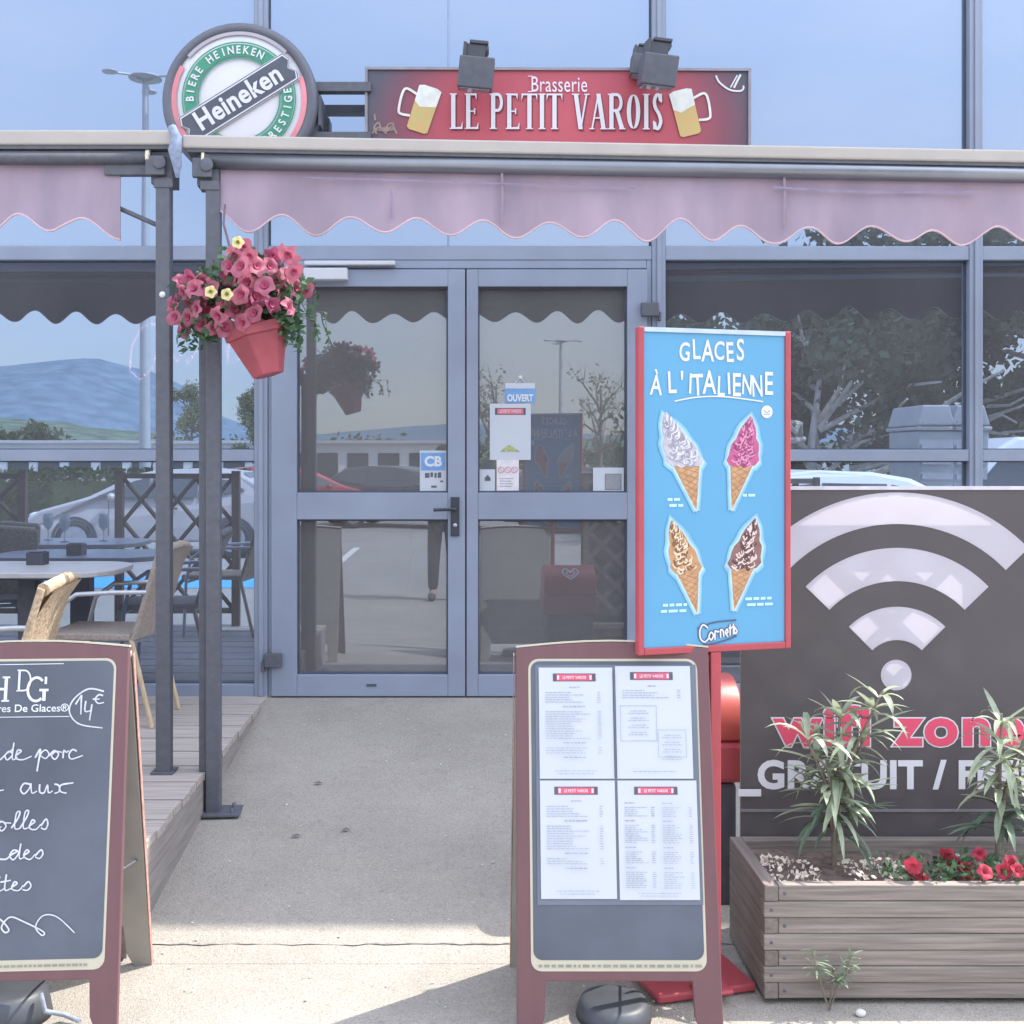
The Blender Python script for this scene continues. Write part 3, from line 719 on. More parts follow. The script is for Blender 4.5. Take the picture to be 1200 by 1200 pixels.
def mug(cxp, czp, tilt, side):
    M_ = Matrix.Translation((cxp, 0, czp)) @ Matrix.Rotation(R(tilt), 4, 'Y')
    a = MB(); a.flat([(-.048, -.10), (-.035, -.108), (.035, -.108), (.048, -.10), (.05, .02), (.02, .012), (-.02, .0), (-.05, .02)], -.008); a.xf(M_); mg = a.build('beer_mug_print', BEER, sg)
    a = MB(); a.flat([(-.05, .02), (-.02, .0), (.02, .012), (.05, .02), (.052, .092), (.03, .1), (-.03, .1), (-.052, .092)], -.0086); a.xf(M_); a.build('foam', FOAM, mg)
    a = MB(); a.ribbon([(side*.05, .05), (side*.10, .06), (side*.112, .03), (side*.105, -.04), (side*.09, -.055), (side*.05, -.05)], .011, -.0084); a.xf(M_); a.build('mug_handle', FOAM, mg)
mug(gx(497, 4.9)+cx, gz(128, 4.9)-3.13, 18, -1); mug(gx(803, 4.9)+cx, gz(131, 4.9)-3.13, -14, 1)
GOLD = mat('gold_print', lin('#8d7a74'), .6, 0, .2, 40)
k = MB(); ox, oz = gx(452, 4.9)+cx, gz(158, 4.9)-3.13
for pts in ([(-.06, 0), (-.03, .03), (0, .01), (.03, .035), (.05, .0)], [(-.04, .0), (-.05, .03), (-.03, .05), (-.02, .02)], [(.0, .0), (.01, .04), (.035, .045), (.03, .015)], [(-.045, .06), (-.05, .09)]):
    k.ribbon([(ox+a, oz+b_) for a, b_ in pts], .009, -.006)
for i in range(9): a = i*.7; k.ribbon([(ox+.008*i-.04, oz+.012), (ox+.008*i-.035+.01*math.sin(a), oz+.03)], .006, -.006)
k.build('gold_ornament', GOLD, sg)
k = MB(); ox, oz = gx(855, 4.9)+cx, gz(100, 4.9)-3.13
k.ribbon([(-.06+ox, .045+oz), (-.045+ox, .015+oz), (0+ox, -.018+oz), (.045+ox, -.024+oz), (.062+ox, -.014+oz), (.062+ox, .0+oz)], .008, -.006); k.ribbon([(.02+ox, -.01+oz), (.05+ox, .05+oz)], .009, -.006); k.ribbon([(.005+ox, -.008+oz), (.035+ox, .046+oz)], .006, -.006)
k.build('plate_ornament', PRINTW, sg)
k = MB(); k.box(-.6, -.56, .05, .1, -.05, -.02); k.box(.56, .6, .05, .1, -.05, -.02); k.build('bracket', DARKMETAL, sg)
# floodlights
def flood(x, y, z, tilt, yaw, label):
    t = thing('floodlight', label, 'floodlight', (x, y, z), yaw, 'floodlights over the brasserie sign'); t.scale = (1.21,)*3
    M_ = Matrix.Rotation(R(tilt), 4, 'X') @ Matrix.Rotation(R(6), 4, 'Y')
    k = MB(); k.box(-.075, .075, -.05, .05, -.065, .065, M_); k.build('housing', DARKMETAL, t, .006)
    k = MB(); k.box(-.065, .065, -.04, .04, -.069, -.0655, M_); k.build('lens', mat('lamp_glass', lin('#8a8e96'), .2), t)
    k = MB(); k.box(-.055, .03, -.02, .05, .066, .12, M_); k.box(-.065, -.05, -.03, .06, .02, .125, M_); k.lathe([(.0001, -.03), (.02, -.03), (.02, .05), (.0001, .05)], 12, (.035, 0, .105), axis='y'); k.box(-.04, .04, -.03, .01, .121, .135, M_); k.build('bracket', BLACKPL, t, .003)
    k = MB(); k.box(-.05, -.035, .045, .24, .04, .055); k.build('arm', DARKMETAL, t)
    return t
flood(gx(558, 5.72), 5.72, gz(87, 5.72), 8, -2, 'black floodlight over the left half of the red brasserie sign')
flood(gx(771, 5.72), 5.72, gz(84, 5.72), 8, 3, 'black floodlight hanging in front of the right hand beer mug')
fl_ = flood(gx(753, 5.9), 5.9, gz(78, 5.9), 0, 0, 'small black floodlight half hidden behind the right floodlight'); fl_.scale = (.85,)*3

# ------------------------------------------------------------------ HANGING FLOWER POT
hp = thing('hanging_flower_pot', 'red hexagonal pot of pink petunias hanging from the awning post', 'flower pot', (-.80, 4.38, 1.94))
M_ = Matrix.Translation((.04, 0, -.02)) @ Matrix.Rotation(R(-15), 4, 'Y')
k = MB(); k.lathe([(.0001, 0), (.068, 0), (.128, .17), (.14, .172), (.143, .215), (.128, .215), (.12, .19), (.0001, .185)], 6, smooth=False, a0=.35); k.xf(M_ @ Matrix.Translation((0, 0, .02)) @ Matrix.Scale(.93, 4)); k.build('pot', mat('red_plastic_pot', lin('#9d4a55'), .5, 0, .2, 9, detail=9), hp, .004)
rng = random.Random(21)
def petunia(col=0):
    lob, cup, sq = ((.10, .004, 0), (.16, .007, .12), (.07, .002, -.12), (.13, -.004, .06))[col]
    mb = MB(); n = 25; vs = [(0, .018, 0)]
    for ring, (r, y) in enumerate(((.006, .004), (.016, -.006), (.027, -.003))):
        for i in range(n):
            a = 2*math.pi*i/n
            rr = r*(1+(lob if ring == 2 else .04)*math.cos(5*a)+sq*math.cos(2*a)); yy = y+(cup*math.cos(5*a)+(col*.003)*math.sin(2*a+col) if ring == 2 else 0)
            vs.append((rr*math.cos(a), yy, rr*math.sin(a)))
    fs = [(0, 1+(i+1) % n, 1+i) for i in range(n)]
    for q in range(2): fs += [(1+q*n+i, 1+q*n+(i+1) % n, 1+(q+1)*n+(i+1) % n, 1+(q+1)*n+i) for i in range(n)]
    mb.add(vs, fs, True)
    return mb
pet = petunia()
flw = pet.build('flower', PINK, hp)
thr = MB(); thr.lathe([(.0001, .002), (.005, -.004), (.009, -.0065)], 10, axis='y'); thr = thr.build('throat', PINKC, flw)
PINK2 = mat('deep_pink_petal', lin('#a04f70'), .7, 0, .18, 25, trans=.3)
src = [(flw, thr)]
for q in (1, 2, 3):
    f_ = petunia(q).build('flower', PINK2 if q == 3 else PINK, hp); t_ = thr.copy(); COL.objects.link(t_); t_.parent = f_; src.append((f_, t_))
used = [False]*4
spots = [(293, 300), (275, 298), (283, 312), (300, 312), (320, 300), (338, 298), (345, 318), (336, 322), (346, 338), (358, 340), (331, 342), (318, 357), (338, 360), (298, 367), (284, 378), (302, 380), (283, 345), (290, 330), (269, 326), (256, 370), (262, 352), (231, 362), (215, 342), (207, 352), (238, 330), (223, 325), (212, 330), (205, 372), (212, 385), (228, 338), (247, 340), (310, 335), (299, 348), (270, 312), (286, 290), (316, 312), (325, 330), (292, 356), (276, 362), (240, 350), (203, 360), (220, 372), (236, 380), (222, 352), (250, 384), (264, 384), (243, 366), (300, 388), (319, 378), (216, 388)]
bx, by, bz = -.80, 4.38, 1.94
cen = Vector((gx(284, 4.38)-bx, 0, gz(345, 4.38)-bz))
first = True
for i, (sx_, sy_) in enumerate(spots):
    dd = 4.25+rng.uniform(-.06, .05)+.12*(((sx_-284)/90)**2)
    if i > 33: dd += .06
    loc = (gx(sx_, dd)-bx, dd-by, gz(sy_, dd)-bz)
    q = (0, 1, 2, 0, 3, 1, 2)[i % 7]
    if not used[q]: o = src[q][0]; used[q] = True
    else:
        o = src[q][0].copy(); COL.objects.link(o); t2 = src[q][1].copy(); COL.objects.link(t2); t2.parent = o
    o.location = loc
    o.rotation_euler = (R(rng.uniform(-25, 30)), R(rng.uniform(0, 70)), R(rng.uniform(-35, 35)+(sx_-284)*.3))
    s_ = rng.uniform(1.1, 1.65); o.scale = (s_, s_, s_)
YEL = mat('cream_yellow_petal', lin('#e8dfa4'), .7, 0, .1, 30, trans=.3); YC = mat('yellow_throat', lin('#7a7a2c'), .7)
for (sx_, sy_) in ((247, 342), (266, 345), (279, 284)):
    o = petunia().build('yellow_flower', YEL, hp); c = MB(); c.lathe([(.0001, .002), (.005, -.004), (.009, -.0065)], 10, axis='y'); c.build('throat', YC, o)
    o.location = (gx(sx_, 4.17)-bx, 4.17-by, gz(sy_, 4.17)-bz); o.scale = (.85,)*3; o['label'] = 'cream yellow flower'
k = MB()
for i in range(1900):
    a = rng.uniform(0, 2*math.pi)
    u = rng.uniform(-1, 1); r_ = rng.uniform(.25, 1)**.6
    p = Vector((-.055+u*.27*r_, rng.uniform(-.12, .16)*r_, .33+rng.uniform(-1, .9)*.16*r_-.10*abs(u)**2+ (.05 if abs(u) < .4 else 0)))
    if (p.x < -.16 and p.z > .42) or (p.x > .16 and p.z < .27): continue
    L = rng.uniform(.025, .05); w = L*.6
    d = Vector((rng.uniform(-1, 1), rng.uniform(-1, .3), rng.uniform(-.8, .8))).normalized(); n_ = d.orthogonal().normalized(); n_.rotate(Matrix.Rotation(rng.uniform(0, 6), 3, d))
    k.add([p, p+d*L*.4+n_*w*.5, p+d*L, p+d*L*.4-n_*w*.5], [(0, 1, 2, 3)])
for i in range(26):
    a = rng.uniform(-.28, .22); k.tube([(a*.3, rng.uniform(-.06, .06), .18), (a*.75, rng.uniform(-.1, .1), .30+rng.uniform(0, .1)), (a, rng.uniform(-.12, .1), .24+rng.uniform(-.12, .22))], .0022, 5)
for i in range(5):
    x_ = rng.choice((-.30, -.24, -.18, .16, .2, .24))+rng.uniform(-.04, .04); q_ = [(x_*.5, rng.uniform(-.08, 0), .24), (x_*.95, rng.uniform(-.1, 0), .22+rng.uniform(-.03, .05)), (x_*1.02, rng.uniform(-.1, .02), .12+rng.uniform(-.08, .04))]
    k.tube(q_, .002, 5)
    for w_ in range(9):
        p = Vector(q_[1]).lerp(Vector(q_[2]), w_/8); d = Vector((rng.uniform(-1, 1), rng.uniform(-1, .2), rng.uniform(-.9, .3))).normalized(); n_ = d.orthogonal().normalized(); L = rng.uniform(.018, .034)
        k.add([p, p+d*L*.45+n_*L*.3, p+d*L, p+d*L*.45-n_*L*.3], [(0, 1, 2, 3)])
k.build('foliage', GREENLEAF, hp)
DKFL = mat('wilted_dark_petal', lin('#6b4a5c'), .8, 0, .2, 30)
k = MB()
for i in range(26):
    x_, y_, z_ = rng.uniform(-.06, .13), rng.uniform(.02, .12), rng.uniform(.30, .48); k.blob((x_, y_, z_), (.014, .012, .018), 7, 4)
k.build('wilted_flowers', DKFL, hp)
k = MB(); k.tube([(gx(260, 4.5)-bx, 4.56-by, 2.66-bz), (gx(262, 4.5)-bx, 4.5-by, gz(262, 4.5)-bz), (gx(272, 4.4)-bx, 4.4-by, gz(300, 4.4)-bz), (-.02, 0, .22)], .005, 6); k.tube([(gx(272, 4.4)-bx, 4.4-by, gz(300, 4.4)-bz), (.10, .0, .21)], .003, 6); k.build('rope', mat('brown_rope', lin('#6b5a60'), .9), hp)

# ------------------------------------------------------------------ ICE CREAM SIGN on a red stand
ic = thing('ice_cream_sign', 'tall blue and red ice cream poster on a red pole stand', 'sign', (.748, 3.25, 0), 15)
PW, PZ0, PZ1 = .247, 1.045, 1.985
PZ0 = gz(763, 3.25); PZ1 = gz(386, 3.25)
zc = lambda y: gz(y, 3.25)
ux = lambda x: (x-838)*3.25/F*1.03
SKYB = mat('poster_sky_blue', (.105, .33, .54), .5, 0, .03, 3)
k = MB()
k.box(-PW, -PW+.018, -.014, .014, PZ0, PZ1); k.box(PW-.018, PW, -.014, .014, PZ0, PZ1); k.box(-PW+.0182, PW-.0182, -.014, .014, PZ0, PZ0+.02)
k.build('frame', RED, ic, .003)
k = MB(); k.box(-PW+.0182, PW-.0182, -.013, .013, PZ1-.014, PZ1-.001); k.build('top_rail', mat('pale_blue_rail', lin('#b4c2d8'), .4), ic)
k = MB(); k.box(-PW+.0185, PW-.0185, -.008, .008, PZ0+.0202, PZ1-.0142); k.build('poster', SKYB, ic)
k = MB(); k.box(-.017, .017, -.012, .012, .03, PZ0-.001); k.box(-.012, .012, .0145, .03, PZ0-.02, PZ0+.3); k.build('pole', RED, ic, .003)
k = MB(); k.box(-.17, .15, .02, .30, .006, .03); k.box(-.05, .05, -.03, .06, .0305, .045); k.build('base', RED, ic, .006)
def poster_side(par_y, flip):
    """printing on one face of the poster"""
    TX = Matrix.Rotation(R(180), 4, 'Z') if flip else Matrix.Identity(4)
    Y = -.0095
    def out(mb, name, m, par=ic): mb.xf(TX); return mb.build(name, m, par)
    k = MB()
    def jag(t, xs, ybase, size, dy):
        for i, (ch, x) in enumerate(zip(t, xs)):
            k.text(ch, size*(1+.08*((i*7) % 3-1)), ux(x), zc(ybase)+(.004 if i % 2 else -.002), Y, 'CENTER', .56 if ch in 'N' else .66, .0012, ((i*5) % 3-1)*2.5)
    jag('GLACES', [799, 814, 828, 842, 856, 869], 423, .083, 0)
    jag("ÀL'ITALIENNE", [764, 784, 796, 806, 816, 830, 844, 855, 864, 877, 891, 905], 463, .090, 0)
    k.ribbon([(ux(787), zc(471)), (ux(815), zc(466)), (ux(850), zc(465)), (ux(898), zc(470))], .004, Y)
    out(k, 'lettering', PRINTW)
    k = MB()
    for (x, y, w, n) in ((788, 585, .05, 2), (880, 581, .04, 1), (786, 707, .085, 2), (893, 703, .095, 2)):
        rr = random.Random(int(x+y))
        for j in range(n):
            xx = ux(x)-w/2+rr.uniform(0, .01)
            while xx < ux(x)+w/2-.01:
                L = rr.uniform(.012, .03); k.rect(xx, min(xx+L, ux(x)+w/2), zc(y+j*7)-.003, zc(y+j*7)+.005, Y); xx += L+.005
    out(k, 'caption', mat('pale_blue_print', lin('#b6def5'), .6))
    k = MB(); k.arc(ux(903), zc(482), 0, .019, 0, 360, Y, 24); bd = out(k, 'badge', PRINTW)
    k = MB(); k.ribbon([(ux(899), zc(480)), (ux(903), zc(483)), (ux(907), zc(480))], .003, Y-.0002); k.ribbon([(ux(899), zc(485)), (ux(907), zc(485))], .003, Y-.0002); out(k, 'badge_mark', INK, bd)
    WAF = mat('waffle_print', lin('#b58b66'), .6, 0, .12, 60, hue=lin('#c09a76')); WLN = mat('waffle_line', lin('#a9754f'), .6)
    cones = [
        # tip of cone, rim left, rim right, swirl top, colours
        ((814, 598), (784, 543), (818, 540), (774, 487), '#b4b1bd', '#9794a3', '#cdcbd6'),
        ((858, 598), (856, 541), (887, 541), (882, 488), '#b85a86', '#93406b', '#d08aac'),
        ((815, 718), (788, 667), (817, 664), (783, 609), '#b98d66', '#80593c', '#d9c9ad'),
        ((861, 716), (857, 663), (889, 661), (888, 608), '#85625e', '#563a3b', '#d8c4c0'),
    ]
    for ci, (tip, rl, rr_, top, c0, c1, c2) in enumerate(cones):
        rg = random.Random(ci+5)
        P = lambda p: (ux(p[0]), zc(p[1]))
        T, L_, Rr, O = P(tip), P(rl), P(rr_), P(top)
        w = Rr[0]-L_[0]; mx_ = (L_[0]+Rr[0])/2; mz = (L_[1]+Rr[1])/2
        # outline of the swirl: base to leaning top
        left = []; right = []
        n = 9
        for i in range(n+1):
            t = i/n
            cx_ = mx_+(O[0]-mx_)*t**1.25; cz_ = mz-.012+(O[1]-mz+.012)*t
            hw_ = w*(.68*(1-t)**.75*(1+.10*math.sin(t*19))+.02)*(.72+.45*min(1, t*5) if t < .2 else 1.12)
            left.append((cx_-hw_, cz_)); right.append((cx_+hw_, cz_))
        k = MB()
        def grow(poly, d):
            cx_ = sum(p[0] for p in poly)/len(poly); cz_ = sum(p[1] for p in poly)/len(poly); o_ = []
            for (x_, z_) in poly:
                l_ = math.hypot(x_-cx_, z_-cz_) or 1; o_.append((x_+(x_-cx_)/l_*d, z_+(z_-cz_)/l_*d))
            return o_
        sw = left+right[::-1]
        hl = None
        for gi, (gd, gc) in enumerate(((.0165, '#76b0d4'), (.0125, '#88b9d9'), (.0085, '#9dc4dd'), (.005, '#b3cfe0'))):
            k = MB(); k.flat(grow(sw, gd), Y-gi*.0001); k.flat(grow([T, Rr, L_], gd*.6), Y-gi*.0001)
            k.ribbon([T, Rr], gd*1.5, Y-gi*.0001, False); k.ribbon([T, L_], gd*1.5, Y-gi*.0001, False)
            out(k, 'cone_halo', mat('halo_print_%d' % gi, lin(gc), .6))
        k = MB(); k.flat([T, Rr, L_], Y-.0006); cn = out(k, 'wafer_cone', WAF)
        k = MB()
        for q in range(1, 8):
            t = q/8
            a = (L_[0]+(T[0]-L_[0])*t, L_[1]+(T[1]-L_[1])*t); b_ = (Rr[0]+(T[0]-Rr[0])*max(0, t-.22), Rr[1]+(T[1]-Rr[1])*max(0, t-.22)); k.ribbon([a, b_], .0016, Y-.0010, False)
            a = (Rr[0]+(T[0]-Rr[0])*t, Rr[1]+(T[1]-Rr[1])*t); b_ = (L_[0]+(T[0]-L_[0])*max(0, t-.22), L_[1]+(T[1]-L_[1])*max(0, t-.22)); k.ribbon([a, b_], .0016, Y-.0010, False)
        out(k, 'waffle_lines', WLN, cn)
        mk = lambda h, s: mat('scoop_print_%s_%d' % (s, ci), lin(h), .6, 0, .14, 70)
        k = MB(); k.flat(sw, Y-.0014); scp = out(k, 'ice_cream_swirl', mk(c0, 'mid'))
        for col_, nm, cnt in ((c1, 'dark', 34), (c2, 'light', 34)):
            k = MB()
            for q in range(cnt):
                t = (q+rg.random())/cnt*.94; i = min(n-1, int(t*n)); f_ = t*n-i
                xa = left[i][0]+(left[i+1][0]-left[i][0])*f_; xb = right[i][0]+(right[i+1][0]-right[i][0])*f_; zz = left[i][1]+(left[i+1][1]-left[i][1])*f_
                W_ = xb-xa; u_0 = rg.uniform(.06, .62); L2 = W_*rg.uniform(.14, .32); cx_ = xa+W_*u_0+L2/2
                if ci == 0: k.ribbon([(cx_-L2*.5, zz+.004), (cx_, zz-.004), (cx_+L2*.5, zz+.002), (cx_+L2*.4, zz+.018)], [.0028, .005], Y-.0020)
                else:
                    b_ = .010+.012*rg.random(); k.ribbon([(cx_-L2*.5, zz+b_*.2), (cx_-L2*.1, zz-b_*.35), (cx_+L2*.4, zz), (cx_+L2*.3, zz+b_*.6)], [.0065, .0025], Y-.0020)
            out(k, 'swirl_%s_streak' % nm, mk(c2 if nm == 'light' else c1, nm), scp)
    # logo at the foot: white script on a dark outline
    LG = mat('logo_dark', lin('#4d5a78'), .6)
    scr = [[(830, 738), (824, 734), (820, 741), (821, 750), (826, 754), (831, 750)], [(831, 748), (834, 743), (837, 747), (834, 752), (831, 748)], [(839, 752), (839, 742), (842, 743), (844, 742)], [(846, 750), (846, 741), (849, 742), (850, 749)], [(852, 745), (855, 744), (854, 740), (852, 744), (855, 749)], [(858, 735), (858, 748)], [(856, 739), (860, 739)], [(862, 734), (862, 747)], [(860, 738), (864, 738)], [(866, 742), (864, 739), (863, 743), (865, 746), (867, 742)]]
    k = MB()
    for s_ in scr: k.ribbon([(ux(x-2), zc(y-3)) for x, y in s_], .011, Y)
    k.ribbon([(ux(815), zc(735)), (ux(835), zc(729)), (ux(864), zc(727))], .005, Y); k.ribbon([(ux(822), zc(755)), (ux(843), zc(752)), (ux(864), zc(746))], .005, Y)
    lg = out(k, 'logo', LG)
    k = MB()
    for s_ in scr: k.ribbon([(ux(x-2), zc(y-3)) for x, y in s_], .0048, Y-.001)
    out(k, 'logo_lettering', PRINTW, lg)
poster_side(-1, False); poster_side(1, True)

# ------------------------------------------------------------------ A-BOARDS
TH = math.atan(.159)
def board_uv(px_, py_, cx_, d0=3.05):
    q = (py_-540)/F
    d = (d0+.159*EYE)/(1+.159*q)
    z = EYE-q*d
    return (px_-540)*d/F-cx_, z/math.cos(TH)
def aboard(name, label, cx_, d0):
    t = thing(name, label, 'a-board', (cx_, d0, 0), 3 if cx_ < 0 else 0)
    M_ = Matrix.Rotation(-TH, 4, 'X')
    w0, w1, Ht = .287, .280, 1.066
    legi = .205
    outer = [(-w0, 0), (-w0+.055, 0), (-legi-.005, .05), (-legi, .148), (legi, .148), (legi+.005, .05), (w0-.055, 0), (w0, 0), (w1, Ht)]
    for i in range(1, 8):
        a = i/8; outer.append((w1-2*w1*a, Ht+.018*math.sin(math.pi*a)))
    outer.append((-w1, Ht))
    k = MB(); k.prism(outer, 0, .022); k.xf(M_); k.build('front_panel', BROWN, t, .003)
    k = MB(); cap = [(w1+.001, Ht+.001)]+[(w1-2*w1*i/8, Ht+.018*math.sin(math.pi*i/8)+.001) for i in range(1, 8)]+[(-w1-.001, Ht+.001)]
    for a, b in zip(cap, cap[1:]): k.prism([a, b, (b[0], b[1]+.005), (a[0], a[1]+.005)], -.001, .0225)
    k.xf(M_); k.build('edge_band', CREAM, t)
    # rear panel leaning the other way
    dep = .45; MB_ = Matrix.Translation((0, dep, 0)) @ Matrix.Rotation(math.atan((dep-.159*Ht-.03)/Ht), 4, 'X')
    k = MB(); k.prism(outer, -.022, 0); k.xf(MB_); k.build('rear_panel', mat('grey_board_back', lin('#9a968f'), .7, 0, .08, 9), t, .003)
    for s_ in (-1, 1): k = MB(); k.box(s_*.2865-.0005, s_*.2865+.0015, -.0225, -.0005, .0, 1.06); k.xf(MB_); k.build('side_edge', mat('pink_side_edge', lin('#a98379'), .8, 0, .3, 60), t)  # mottled pinkish strip along each side edge of the rear panel
    for s_ in (-1, 1): k = MB(); k.box(s_*.26-.012, s_*.26+.012, .17, .2, .95, .99); k.build('hinge', DARKMETAL, t)
    for s_ in (-1, 1): k = MB(); k.tube([(s_*.26, .075, .42), (s_*.26, .36, .36)], .004, 6); k.build('stay_bar', DARKMETAL, t)
    def rr(x0, x1, z0, z1, r, n=5):
        o_ = []
        for (qx, qz, a0) in ((x1-r, z0+r, -90), (x1-r, z1-r, 0), (x0+r, z1-r, 90), (x0+r, z0+r, 180)):
            for i in range(n+1): a = R(a0+90*i/n); o_.append((qx+r*math.cos(a), qz+r*math.sin(a)))
        return o_
    iw = .246
    k = MB(); k.flat(rr(-iw, iw, .175, 1.035, .03), -.001); k.xf(M_); k.build('trim', CREAM, t)
    k = MB(); k.flat(rr(-iw+.007, iw-.007, .205, 1.028, .025), -.002); k.xf(M_); k.build('blackboard', SLATE, t)
    return t, M_
# menu board
MCX = .4425
mb_, M_ = aboard('menu_board', 'brown A-board holding four white printed menu pages', MCX, 3.05)
k = MB(); rg = random.Random(3)
xx = -.225
while xx < .22: L = rg.uniform(.006, .022); k.rect(xx, xx+L, .186, .193, -.0025); xx += L+.006
k.xf(M_); k.build('small_print', mat('olive_grey_ink', lin('#8a8a80'), .7), mb_)
k = MB(); k.rect(-.226, .241, .352, 1.018, -.0035); k.xf(M_); k.build('page_sleeve', mat('dark_plastic_sleeve', lin('#6b7482'), .25, 0, .1, 5), mb_)
def page(x0, x1, z0, z1, kind, seed):
    k = MB(); k.rect(x0, x1, z0, z1, -.006); k.xf(M_); p = k.build('menu_page', PAPER, mb_)
    c = (x0+x1)/2-.004; zt = z1-.028
    k = MB(); k.rect(c-.062, c+.062, zt-.011, zt+.011, -.007); k.xf(M_); k.build('header_border', mat('dark_header', lin('#555562'), .6), p)
    k = MB(); k.rect(c-.052, c+.052, zt-.009, zt+.009, -.0075); k.xf(M_); k.build('header', mat('pink_red_header', lin('#cf5672'), .6), p)
    k = MB(); k.text('LE PETIT VAROIS', .0115, c, zt-.004, -.008, 'CENTER', .8, .0002); k.rect(c-.05, c-.044, zt-.006, zt+.006, -.008); k.rect(c+.044, c+.05, zt-.006, zt+.006, -.008); k.xf(M_); k.build('header_lettering', PRINTW, p)
    k = MB(); rg = random.Random(seed)
    def line(xa, xb, z, h=.0018):
        x = xa
        while x < xb-.002:
            L = min(rg.uniform(.004, .014), xb-x); k.rect(x, x+L, z, z+h, -.0068); x += L+.0025
    def block(xa, xb, z, n, price=True, dz=.0068):
        for i in range(n):
            line(xa, xa+(xb-xa)*rg.uniform(.35, .8), z-i*dz)
            if price: line(xb-.010, xb, z-i*dz)
        return z-n*dz
    z = zt-.03
    if kind == 'list':
        line(c-.015, c+.015, z, .003); z -= .014
        for n in (5, 12 if seed % 2 else 10, 3):
            z = block(x0+.018, x1-.035, z, n); z -= .006; line(c-.035, c+.03, z, .003); z -= .014
            if z < z0+.05: break
        line(c-.06, c+.06, z0+.022); line(c-.05, c+.05, z0+.014)
    elif kind == 'boxes':
        line(c-.012, c+.012, z, .003); z -= .012
        block(x0+.02, x1-.03, z, 4); z -= .042
        for (a, b, u, v) in ((x0+.012, c+.012, z, z-.10), (c+.014, x1-.018, z-.068, z-.145)):
            for q in ((a, b, u-.0012, u), (a, b, v, v+.0012), (a, a+.0012, v, u), (b-.0012, b, v, u)): k.rect(*q[:2], *q[2:], -.0068)
            for j in range(4): line((a+b)/2-.022, (a+b)/2+.022, u-.016-j*.02); line((a+b)/2-.03, (a+b)/2+.03, u-.023-j*.02)
        line(c-.06, c+.06, z0+.02)
    else:
        for col_ in (0, 1):
            xa = x0+.018+col_*(x1-x0)*.47; zz = zt-.035
            for n in (5, 9, 6, 8):
                line(xa, xa+.03, zz, .0026); zz -= .012
                zz = block(xa, xa+(x1-x0)*.38, zz, n, True, .0058)-.008
                if zz < z0+.05: break
        line(c-.06, c+.06, z0+.02); line(c-.055, c+.055, z0+.013)
    k.xf(M_); k.build('text_lines', INK, p)
page(-.216, -.002, .697, 1.010, 'list', 1); page(.006, .224, .697, 1.014, 'boxes', 2)
page(-.216, -.002, .369, .692, 'list', 4); page(.006, .232, .366, .692, 'columns', 5)
k = MB(); k.box(-.0005, .0045, -.009, -.0065, .70, 1.0); k.xf(M_); k.build('binding_strip', mat('dark_binding', lin('#5d6470'), .5), mb_)
# chalk board
CCX = -1.245
cb, M_ = aboard('chalk_board', 'brown A-board with dish of the day chalked in white handwriting', CCX, 3.05)
cu = lambda x, y: board_uv(x, y, CCX)
k = MB(); x0, zz = cu(-19, 822); serif(k, 'H', x0, zz, .072, .072, -.003, stem=.11); 
x0, zz = cu(23, 810); serif(k, 'D', x0, zz, .062, .044, -.0032, stem=.12)
x0, zz = cu(31, 823); serif(k, 'G', x0, zz, .074, .070, -.0034, stem=.12)
x0, zz = cu(83, 834); k.text('Histoires De Glaces®', .030, x0, zz, -.003, 'RIGHT', 1.05, .0003)
k.ribbon([cu(-60, 840), cu(84, 840)], .002, -.003, False); k.ribbon([cu(-60, 779), cu(78, 778)], .0022, -.003, False)
k.xf(M_); k.build('board_crest', mat('board_print_white', lin('#d3d8e0'), .7), cb)
k = MB(); rg = random.Random(9); xx = -.22
while xx < .20: L = rg.uniform(.006, .02); k.rect(xx, xx+L, .186, .192, -.0025); xx += L+.004
k.xf(M_); k.build('small_print', _mats['olive_grey_ink'], cb)
k = MB()
